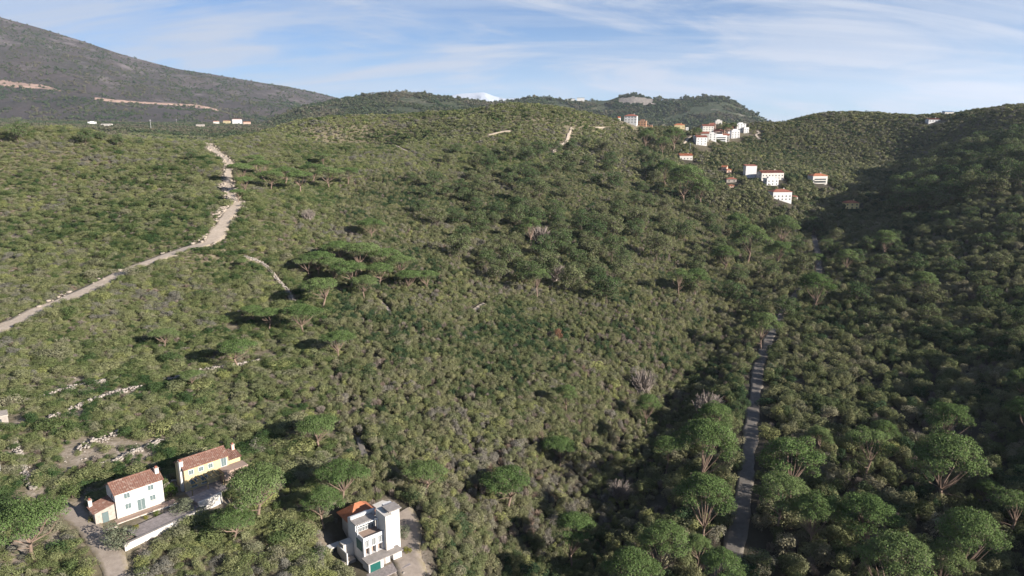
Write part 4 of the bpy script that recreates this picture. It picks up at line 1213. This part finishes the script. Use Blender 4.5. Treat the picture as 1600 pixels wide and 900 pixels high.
# the nearest bushes are things of their own; the rest is scrub cover
sp0, x, y, h, px, py, zc, t, wid, hgt, tint, bare = ALL[0]
inview = (px > 5) & (px < 1595) & (py > 560) & (py < 905)
score = np.where(inview, wid / zc * (1 + .0 * t), 0)
order = np.argsort(-score)[:270]
single = np.zeros(len(x), bool); single[order] = True
def stem_mesh(seed):
    r_ = np.random.default_rng(seed); mb = MB()
    for k in range(4):
        a = r_.uniform(0, 6.28); q = r_.uniform(.08, .2)
        mb.tube([(0.02 * k, 0, -.12), (q * .5 * math.cos(a), q * .5 * math.sin(a), .25), (q * math.cos(a), q * math.sin(a), .55)], [.03, .022, .01], 5)
    o = mb.build('stem', 'stem'); col.objects.unlink(o); return o.data
stems = [stem_mesh(k) for k in range(3)]
def single_copy(me, matname):
    m2 = me.copy(); m2.materials.clear(); m2.materials.append(M[matname]); return m2
S_low = [single_copy(m_, 'scrub_single') for m_ in near_scrub]
S_tall = [single_copy(m_, 'tall_single') for m_ in near_tall]
S_bare = [single_copy(m_, 'bare_single') for m_ in near_bare]
B_LAB = {'low': ('bush', 'low rounded olive-green bush', 'bush', 'low bushes on the open slope'),
         'tall': ('evergreen_shrub', 'upright olive-green evergreen shrub', 'shrub', 'evergreen shrubs of the thicket'),
         'bare': ('bare_shrub', 'leafless grey-pink twiggy shrub', 'shrub', 'leafless shrubs')}
def plant(name, label, cat, group, loc, rz, sx, sy, sz_, crown_me, crown_name, stem_me, stem_name):
    o = thing(name, loc, rz, label, cat, group); o.scale = (sx, sy, sz_)
    for me, nm in ((crown_me, crown_name), (stem_me, stem_name)):
        c_ = bpy.data.objects.new(nm, me); col.objects.link(c_); c_.parent = o
    return o
for k in np.where(single)[0]:
    kd = 'bare' if bare[k] else ('tall' if t[k] > .3 else 'low')
    nm, lab, cat, grp = B_LAB[kd]
    me = {'low': S_low, 'tall': S_tall, 'bare': S_bare}[kd]
    w_ = float(wid[k])
    w_m = w_; ratio = float(hgt[k]) / w_m
    lab = ('tall narrow ' if ratio > 1.2 else 'broad spreading ' if w_m > 5.2 else '') + lab + ' ' + near_what(float(x[k]), float(y[k]))
    plant(nm, lab, cat, grp, (float(x[k]), float(y[k]), float(h[k]) - .1), random.uniform(0, 6.28), w_, w_ * random.uniform(.85, 1.15), float(hgt[k]), me[k % len(me)], 'twigs' if kd == 'bare' else 'foliage', stems[k % 3], 'stem')
for li, (sp0, x, y, h, px, py, zc, t, wid, hgt, tint, bare) in enumerate(ALL):
    rest = ~single if li == 0 else np.ones(len(x), bool)
    n = len(x)
    if li < 2:
        lo = rest & (t < .3); hi = rest & (t >= .3)
        where = ['nearer', 'farther'][li]
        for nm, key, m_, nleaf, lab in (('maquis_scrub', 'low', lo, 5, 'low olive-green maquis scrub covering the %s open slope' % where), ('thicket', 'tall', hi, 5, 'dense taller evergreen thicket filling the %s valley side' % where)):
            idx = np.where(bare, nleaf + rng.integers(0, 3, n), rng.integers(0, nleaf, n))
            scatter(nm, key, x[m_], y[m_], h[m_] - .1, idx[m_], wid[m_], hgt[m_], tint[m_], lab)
    else:
        idx = np.where(t < .3, rng.integers(0, 4, n), 4 + rng.integers(0, 4, n))
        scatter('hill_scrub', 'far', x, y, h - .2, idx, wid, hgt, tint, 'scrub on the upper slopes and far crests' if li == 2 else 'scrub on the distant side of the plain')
# woodland on the far hills
wx = []; 
def hill_cover(lab, n, smin, smax, nm, label):
    v, f, X_, Y_, Z_, b_, bvh = HILLS[lab]
    nu, nv = X_.shape
    u = rng.uniform(0, nu - 1.001, n); w = rng.uniform(0, nv - 1.001, n)
    i_ = u.astype(int); j_ = w.astype(int); fu = u - i_; fw = w - j_
    bl = lambda A: (A[i_, j_] * (1 - fu) + A[i_ + 1, j_] * fu) * (1 - fw) + (A[i_, j_ + 1] * (1 - fu) + A[i_ + 1, j_ + 1] * fu) * fw
    xx, yy, zz_ = bl(X_), bl(Y_), bl(Z_)
    kk = (b_[i_, j_] < 1) & (fbm(xx / 90, yy / 90, 3, 66) > .36)
    xx, yy, zz_ = xx[kk], yy[kk], zz_[kk]; n = len(xx)
    wd = rng.uniform(smin, smax, n) * np.exp(rng.normal(0, .25, n))
    scatter(nm, 'wood', xx, yy, zz_ - wd * .15, rng.integers(0, 3, n), wd, wd * rng.uniform(.6, 1.0, n), np.clip(fbm(xx / 120, yy / 120, 3, 70) * 1.6 - .3 + rng.normal(0, .18, n), 0, 1), label)
hill_cover('rounded scrubby hill behind the middle slope', 26000, 6, 11, 'hill_woodland', 'scrub wood on the rounded far hill')
hill_cover('dark wooded hill with a pinkish quarry scar', 30000, 8, 14, 'hill_woodland', 'dark wood covering the quarry hill')
hill_cover('long grey-brown mountain flank sloping down from the left', 34000, 6, 13, 'hill_woodland', 'sparse scrub on the mountain flank')
n = 30000
r_ = np.sqrt(rng.uniform(1400 ** 2, 3300 ** 2, n)); a_ = np.radians(rng.uniform(-42, -8, n))
xx = r_ * np.sin(a_); yy = r_ * np.cos(a_); kk = (fbm(xx / 130, yy / 130, 3, 91) > .38) & ~in_plots(xx, yy, 4); xx = xx[kk]; yy = yy[kk]; n = len(xx)
wd = rng.uniform(5, 11, n)
scatter('plain_woodland', 'wood', xx, yy, ground(xx, yy) - .5, rng.integers(0, 3, n), wd, wd * rng.uniform(.5, .9, n), np.clip(fbm(xx / 200, yy / 200, 3, 95) * 1.8 - .2 + rng.normal(0, .2, n), 0, 1), 'bushes and woods on the plain below the mountain')

# ------------------------------------------------------------------ pines
def pine_proto(seed, kind):
    """crown diameter 1, base at z=0"""
    r_ = np.random.default_rng(seed)
    lobes = []; mb = MB()
    if kind == 'umbrella':
        zc, th, nl, nleaf, ls = .56, .15, 52, 15000, .0125
    elif kind == 'dome':
        zc, th, nl, nleaf, ls = .68, .30, 56, 17000, .0125
    elif kind == 'open':
        zc, th, nl, nleaf, ls = .64, .28, 24, 8000, .0135
    else:
        zc, th, nl, nleaf, ls = .62, .62, 28, 4200, .024
    ell = r_.uniform(.85, 1.0); ph = r_.uniform(0, 6.28)
    for k in range(nl):
        q = .40 * math.sqrt((k + .5) / nl); a = k * 2.39996 + r_.normal(0, .25)
        edge = 1 + .16 * math.sin(2 * a + ph) + .10 * math.sin(3 * a + 2 * ph)
        q *= edge
        if kind == 'wood':
            zz_ = zc + r_.uniform(-.42, .42) * (1 - 1.2 * q); rad = r_.uniform(.11, .19)
            fl = .75
        elif kind == 'open':
            zz_ = zc + th * (1 - (q / .46) ** 2) * .8 + r_.normal(0, .07); rad = r_.uniform(.10, .16); fl = .6
        else:
            zz_ = zc + th * max(0, 1 - (q / .5) ** 2) + r_.normal(0, .022); rad = r_.uniform(.095, .15); fl = .42 if kind == 'umbrella' else .55
            if kind == 'dome' and q > .28: zz_ -= r_.uniform(0, .14)
        lobes.append((q * math.cos(a), q * math.sin(a) * ell, zz_, rad, rad, rad * fl))
    c_, nrm, leaf = blob_foliage(lobes, nleaf, ls, r_, .45 if kind != 'wood' else .3, .3)
    V, Fq = leaf_quads(c_, nrm, np.full(nleaf, ls), r_, .8)
    dead = (nrm[:, 2] < .0) & (r_.random(nleaf) < .65)
    crown = mesh_obj('crown', V, Fq, 'woodpine' if kind == 'wood' else 'pine', None, False, {'leaf': ('FACE', leaf)})
    crown.data.materials.append(M['dead_twigs']); crown.data.polygons.foreach_set('material_index', dead.astype(np.int32))
    lean = r_.normal(0, .05, 2)
    fork = np.array([lean[0], lean[1], zc * r_.uniform(.42, .6)])
    tr = .020 if kind != 'wood' else .016
    mb.tube([(0, 0, -.08), tuple(fork * .5 + np.r_[r_.normal(0, .01, 2), 0]), tuple(fork)], [tr * 1.3, tr * 1.05, tr * .9], 7)
    for k in r_.permutation(nl)[:11 if kind != 'wood' else 8]:
        p = np.array(lobes[k][:3]); p[2] -= .03
        mid = fork * .45 + p * .55 + np.array([0, 0, -.05 if kind != 'wood' else 0]) + r_.normal(0, .015, 3)
        st_ = fork * r_.uniform(.85, 1.0)
        mb.tube([tuple(st_), tuple(mid), tuple(p)], [tr * .55, tr * .36, tr * .12], 5)
    for k in range(4):
        a = r_.uniform(0, 6.28); z0 = fork[2] * r_.uniform(.5, .95)
        mb.tube([(lean[0] * .7, lean[1] * .7, z0), (.13 * math.cos(a), .13 * math.sin(a), z0 + .05), (.24 * math.cos(a), .24 * math.sin(a), z0 + .07)], [tr * .25, tr * .16, tr * .06], 4)
    trunk = mb.build('trunk', 'bark' if kind != 'wood' else 'stem')
    for o in (crown, trunk): col.objects.unlink(o)
    return crown.data, trunk.data, zc + th * .35
PR = {k: [pine_proto(300 + 10 * i_ + q, k) for q in range(n_)] for i_, (k, n_) in enumerate((('umbrella', 5), ('dome', 6), ('open', 3), ('wood', 6)))}
TREES = []
LAND2 = [(n_, *hit(a_, b_)[:2]) for n_, a_, b_ in (('around the pale grey leafless tree', 843, 380), ('below the bent pale path', 880, 250), ('at the grove side of the wood', 660, 300), ('above the bare pale strip of rock', 740, 400), ('under the orange-roofed small house', 1060, 270), ('below the square white crest house', 980, 230), ('below the wood towards the lane', 1010, 400),
    ('near the low brown house', 1140, 310), ('under the hipped white villa', 1215, 335), ('around the yellow house', 1335, 350), ('beside the upper lane', 1275, 410), ('at the shaded clearing', 1340, 440), ('below the long white house on the right-hand hill', 1460, 225), ('high on the shaded right-hand hill', 1570, 225), ('low on the shaded right-hand hill', 1450, 285), ('on the right-hand slope well above the lane', 1550, 400),
    ('at the lane bend', 1190, 520), ('close beside the lower lane', 1165, 780), ('close beside the middle lane', 1180, 640), ('beside the largest spreading pine', 1470, 780), ('in the thick of the valley wood', 1330, 850), ('deep in the valley left of the lane', 990, 850), ('among the lowest valley pines right of the lane', 1500, 880), ('beside the wall above the pine grove', 470, 470), ('in the middle of the grove', 560, 420), ('at the far side of the grove', 640, 430), ('where the trail narrows', 375, 280), ('on the open side of the trail row', 500, 280), ('beside the hamlet lane', 1060, 225))]
def near_wood(x_, y_):
    return min(LAND2, key=lambda q: (q[1] - x_) ** 2 + (q[2] - y_) ** 2)[0]
def pine(px, py, w, kind, label, group, i_=None, name='umbrella_pine', cat='pine tree', sq=1.0):
    cm_, tm_, cz_ = PR[kind][random.randrange(len(PR[kind])) if i_ is None else i_ % len(PR[kind])]
    cz_ = cz_ * sq
    # the foot lies below the crown centre as seen from above
    q = hit(px, py)
    for _ in range(3):
        dep = math.atan2(CAMZ - q[2], math.hypot(q[0], q[1]))
        q = hit(px, py + cz_ * w * math.cos(dep))
    d = w / F * q[3] * 1.04
    if group and group not in ('pines on the left crest', 'pines above the modern house'): label = label + ' ' + near_wood(q[0], q[1])
    o = thing(name, (q[0], q[1], q[2] - .15), random.uniform(0, 6.28), label, cat, group)
    o.scale = (d, d, d)
    for me, nm in ((cm_, 'crown'), (tm_, 'trunk')):
        c2_ = bpy.data.objects.new(nm, me); col.objects.link(c2_); c2_.parent = o
        if nm == 'crown': c2_.location = (0, 0, (sq - 1) * .72)
        else: c2_.scale = (1, 1, sq)
    TREES.append((q[0], q[1], d))
    return o
one = [
 (55,812,116,'umbrella','broad flat-topped umbrella pine beside the gravel drive'),
 (404,758,108,'umbrella','broad umbrella pine overhanging the yellow cottage patio'),
 (366,812,70,'umbrella','umbrella pine at the end of the white retaining wall'),
 (507,783,64,'dome','dense rounded pine pressing against the modern white house'),
 (535,741,80,'umbrella','wide umbrella pine behind the orange roof of the modern house'),
 (372,543,62,'umbrella','lone broad umbrella pine at the end of the dry stone wall'),
 (258,521,42,'umbrella','small lone umbrella pine below the sandy trail'),
 (301,585,38,'umbrella','small umbrella pine beside the pale rock clearing'),
 (530,528,56,'umbrella','lone umbrella pine with forked pale trunk on the middle slope'),
 (580,350,44,'umbrella','lone dark umbrella pine above the pine grove'),
 (378,408,22,'umbrella','tiny umbrella pine beside the stony path'),
 (1190,505,54,'dome','tall pine standing at the bend of the valley lane'),
 (1270,443,56,'dome','pine hiding the valley lane near the shaded clearing'),
 (1470,716,112,'dome','largest spreading pine with several bare pinkish trunks'),
 (1235,716,112,'open','open flat pine showing its bare branches above the lane'),
 (643,272,20,'wood','isolated dark conical pine on the upper middle slope'),
]
for k, (a, b, w, kd, lab) in enumerate(one):
    pine(a, b, w, kd, lab, None, k)
sets = [
 ('umbrella', 'umbrella pine in the lower wood above the modern white house', 'pines above the modern house', [(500,665,72),(664,738,68),(790,755,84),(873,697,58)]),
 ('umbrella', 'umbrella pine', 'pines of the grove', [(498,402,52),(530,386,50),(566,390,62),(600,398,56),(627,408,50),(502,447,62),(570,440,46),(546,420,60),(640,430,46),(667,430,40),(482,408,42),(592,420,50),(474,488,62),(421,490,46),(394,484,38),(520,412,50)]),
 ('umbrella', 'flat umbrella pine', 'pines along the trail', [(376,263,44),(382,282,34),(410,257,40),(424,274,40),(446,268,40),(470,276,46),(490,263,40),(516,270,46),(544,268,36),(400,248,30),(372,300,26),(505,244,24)]),
 ('wood', 'dark bushy pine on the crest of the left-hand slope', 'pines on the left crest', [(30,196,34),(135,206,26),(300,236,18),(186,213,20),(160,208,16),(100,200,12),(220,218,12)]),
 ('dome', 'rounded green pine', 'pines of the valley floor', [(1100,692,96),(1112,650,62),(1040,697,46),(1096,776,92),(1034,848,84),(1086,852,46),(895,830,74),(1276,680,42),(1376,672,48),(1475,650,66),(1214,768,82),(1270,800,80),(1346,806,92),(1502,834,104),(1388,874,112),(1470,876,72),(985,892,86),(1122,888,72),(1010,630,42),(885,612,36),(1600,640,64),(1590,590,46),(1540,762,40)]),
 ('open', 'thin-crowned pine with bare limbs', 'open pines of the valley floor', [(1350,690,76),(1576,786,72),(840,430,40),(1060,430,40),(830,350,40)]),
 ('dome', 'rounded dark pine', 'pines of the upper valley', [(1440,436,40),(1275,404,28),(1166,370,62),(1086,433,44),(1150,346,40),(1222,352,48),(1070,278,64),(1040,262,40),(1095,292,40),(1052,210,34),(1010,212,28),(1090,205,16),(1036,222,26),(1135,200,16),(1145,196,14),(1380,372,40),(1320,400,36),(1215,390,44),(1130,395,40)]),
]
for kd, lab, grp, ls_ in sets:
    for (a, b, w) in ls_:
        pine(a, b, w, kd, lab, grp, sq=(1.35 if a < 1200 else 1.2) if 'valley floor' in grp else 1.0)
def world_pine(x_, y_, d, kind, label, group, sq=1.0):
    cm_, tm_, cz_ = PR[kind][random.randrange(len(PR[kind]))]
    o = thing('umbrella_pine', (x_, y_, float(ground(x_, y_)) - .15), random.uniform(0, 6.28), label, 'pine tree', group)
    o.scale = (d, d, d)
    for me, nm in ((cm_, 'crown'), (tm_, 'trunk')):
        c2_ = bpy.data.objects.new(nm, me); col.objects.link(c2_); c2_.parent = o
        if nm == 'crown': c2_.location = (0, 0, (sq - 1) * .72)
        else: c2_.scale = (1, 1, sq)
    TREES.append((x_, y_, d))
for _ in range(900):
    x_, y_ = random.uniform(10, 260), random.uniform(15, 215)
    px_, py_, z_ = proj(np.array([x_]), np.array([y_]), ground(np.array([x_]), np.array([y_])) + 9)
    d = random.uniform(10, 14)
    if not (py_[0] > 985 or px_[0] > 1600 + 9 * F / z_[0]) or px_[0] < 830 or x_ > y_ * .8 + 150: continue
    if any(math.hypot(x_ - a, y_ - b) < .55 * (d + e) for a, b, e in TREES): continue
    world_pine(x_, y_, d, 'dome', 'tall pine of the valley wood beyond the lower lane', 'pines beside the view', 1.05)
def in_poly(px, py, poly):
    c_ = False; n_ = len(poly); j_ = n_ - 1
    for i_ in range(n_):
        xi, yi = poly[i_]; xj, yj = poly[j_]
        if (yi > py) != (yj > py) and px < (xj - xi) * (py - yi) / (yj - yi) + xi: c_ = not c_
        j_ = i_
    return c_
def wood(poly, n_, wlo, whi, label, group, mind=.62):
    xs = [p[0] for p in poly]; ys = [p[1] for p in poly]
    got = []; tries = 0
    while len(got) < n_ and tries < n_ * 60:
        tries += 1
        a, b = random.uniform(min(xs), max(xs)), random.uniform(min(ys), max(ys))
        if not in_poly(a, b, poly): continue
        w = random.uniform(wlo, whi) * (.62 + .55 * (b - min(ys)) / (max(ys) - min(ys)))
        if any(abs(a - c_) < mind * (w + e) / 2 and abs(b - d_) < mind * .5 * (w + e) / 2 for c_, d_, e in got): continue
        if any(abs(a - h_[0]) < h_[2] * .5 + w * .5 and -2 < b - h_[1] + h_[3] * .5 < w * 1.2 + 6 for h_ in FARH): continue
        got.append((a, b, w))
        pine(a, b, w, 'wood', label, group, name='pine_tree', sq=random.uniform(.85, 1.15))
wood([(640,255),(705,225),(800,222),(900,215),(1040,212),(1100,255),(1112,330),(1010,400),(930,450),(850,430),(790,420),(700,370),(650,330)], 112, 26, 46, 'dark irregular pine', 'pines of the middle wood')
wood([(1370,300),(1420,262),(1500,215),(1600,195),(1600,260),(1520,290),(1440,305)], 48, 30, 50, 'dense dark pine', 'pines of the right-hand hill', .5)
wood([(1100,330),(1300,345),(1600,300),(1600,560),(1420,520),(1300,470),(1180,480),(1060,470)], 60, 26, 46, 'scattered thicket pine', 'scattered valley-side pines', 1.3)

# special trees and garden plants
def bare_tree(px, py, w, label, mat, seed, name='bare_tree'):
    q = hit(px, py + w * .5)
    d = w / F * q[3]
    mb = MB(); r_ = random.Random(seed)
    mb.tube([(0, 0, -.1), (.02, 0, .3), (.05, .03, .55)], [.035, .028, .015], 6)
    for k in range(16):
        a = k * 2.4; z0 = r_.uniform(.2, .5); q1 = r_.uniform(.25, .5)
        mb.tube([(.03, 0, z0), (q1 * .5 * math.cos(a), q1 * .5 * math.sin(a), z0 + .18), (q1 * math.cos(a), q1 * math.sin(a), z0 + r_.uniform(.25, .5))], [.016, .011, .004], 4)
    o = thing(name, q[:3], 0, label, 'tree'); o.scale = (d, d, d)
    mb.build('trunk', mat, o)
    me = single_copy(near_bare[seed % 3], 'pale_bark' if mat == 'pale_bark' else 'bare_single')
    c_ = bpy.data.objects.new('twigs', me); col.objects.link(c_); c_.parent = o; c_.scale = (1.1, 1.1, .95); c_.location = (0, 0, .1)
bare_tree(843, 366, 38, 'pale grey leafless tree in the middle wood', 'pale_bark', 1)
bare_tree(483, 336, 24, 'pinkish leafless tree above the pine grove', 'pale_bark', 2)
bare_tree(870, 425, 34, 'leafless tree with whitish trunk below the pale grey one', 'pale_bark', 3)
bare_tree(968, 765, 44, 'dead forked tree standing in valley shadow', 'pale_bark', 4)
bare_tree(1005, 595, 46, 'leafless grey tree above the valley shadow', 'pale_bark', 5)
bare_tree(1105, 632, 52, 'brownish leafless tree beside the valley lane', 'pale_bark', 6)
def shrub_at(px, py, w, hgt, label, mat, seed, name, cat, group=None):
    q = hit(px, py + w * .3); d = w / F * q[3]
    me = single_copy(near_tall[seed % 5], mat)
    return plant(name, label, cat, group, (q[0], q[1], q[2] - .1), seed * 1.3, d, d, d * hgt, me, 'foliage', stems[seed % 3], 'stem')
shrub_at(185, 838, 48, .8, 'silvery olive tree at the corner of the gravel drive', 'olive', 1, 'olive_tree', 'olive tree')
shrub_at(287, 792, 36, .85, 'silvery olive tree between the two cottages', 'olive', 2, 'olive_tree', 'olive tree')
shrub_at(627, 832, 28, .9, 'olive tree beside the tower of the modern white house', 'olive', 3, 'olive_tree', 'olive tree')
shrub_at(267, 768, 26, .8, 'yellow-green garden shrub between the cottages', 'garden', 4, 'garden_shrub', 'shrub')
shrub_at(246, 803, 13, .8, 'clipped round green shrub on the cottage yard', 'garden', 5, 'garden_shrub', 'shrub')
shrub_at(228, 808, 8, .8, 'very small round shrub below the cottage terrace wall', 'garden', 6, 'garden_shrub', 'shrub')
shrub_at(212, 824, 14, .8, 'round shrub on the grey paved yard', 'garden', 7, 'garden_shrub', 'shrub')
shrub_at(147, 810, 16, .8, 'green shrub beside the cottage lean-to', 'garden', 8, 'garden_shrub', 'shrub')
shrub_at(637, 860, 14, .8, 'dark round shrub on the gravel yard of the modern house', 'garden', 9, 'garden_shrub', 'shrub')
shrub_at(873, 527, 18, 1.1, 'rust-red leaved shrub on the middle slope', 'rust', 10, 'rust_shrub', 'shrub')
shrub_at(1137, 627, 16, 1.0, 'small orange-brown shrub beside the valley lane', 'rust', 11, 'rust_shrub', 'shrub')
for k, (a, b) in enumerate(((357, 698), (378, 722))):
    shrub_at(a, b + 8, 7, 4.0, 'slim dark cypress behind the yellow cottage' if k == 0 else 'slim cypress at the side wing of the yellow cottage', 'woodpine', 12 + k, 'cypress', 'cypress tree')

# ------------------------------------------------------------------ haze
top = max(float(t_[0][:, 2].max()) for t_ in HILLS.values()) + 60
hz = MB().box(-26000, 26000, -26000, 26000, -80, top).build('haze', None)
mh, nt, nn, ll = new_mat('haze_air')
pv = nn('ShaderNodeVolumePrincipled')
pv.inputs['Color'].default_value = (0.80, 0.88, 1.0, 1)
pv.inputs['Density'].default_value = 3.6e-5
pv.inputs['Anisotropy'].default_value = 0.2
oo = nn('ShaderNodeOutputMaterial'); ll(pv.outputs[0], oo.inputs['Volume'])
hz.data.materials.append(mh)
tag(hz, 'thin bluish haze over the hills', None, None, 'stuff')
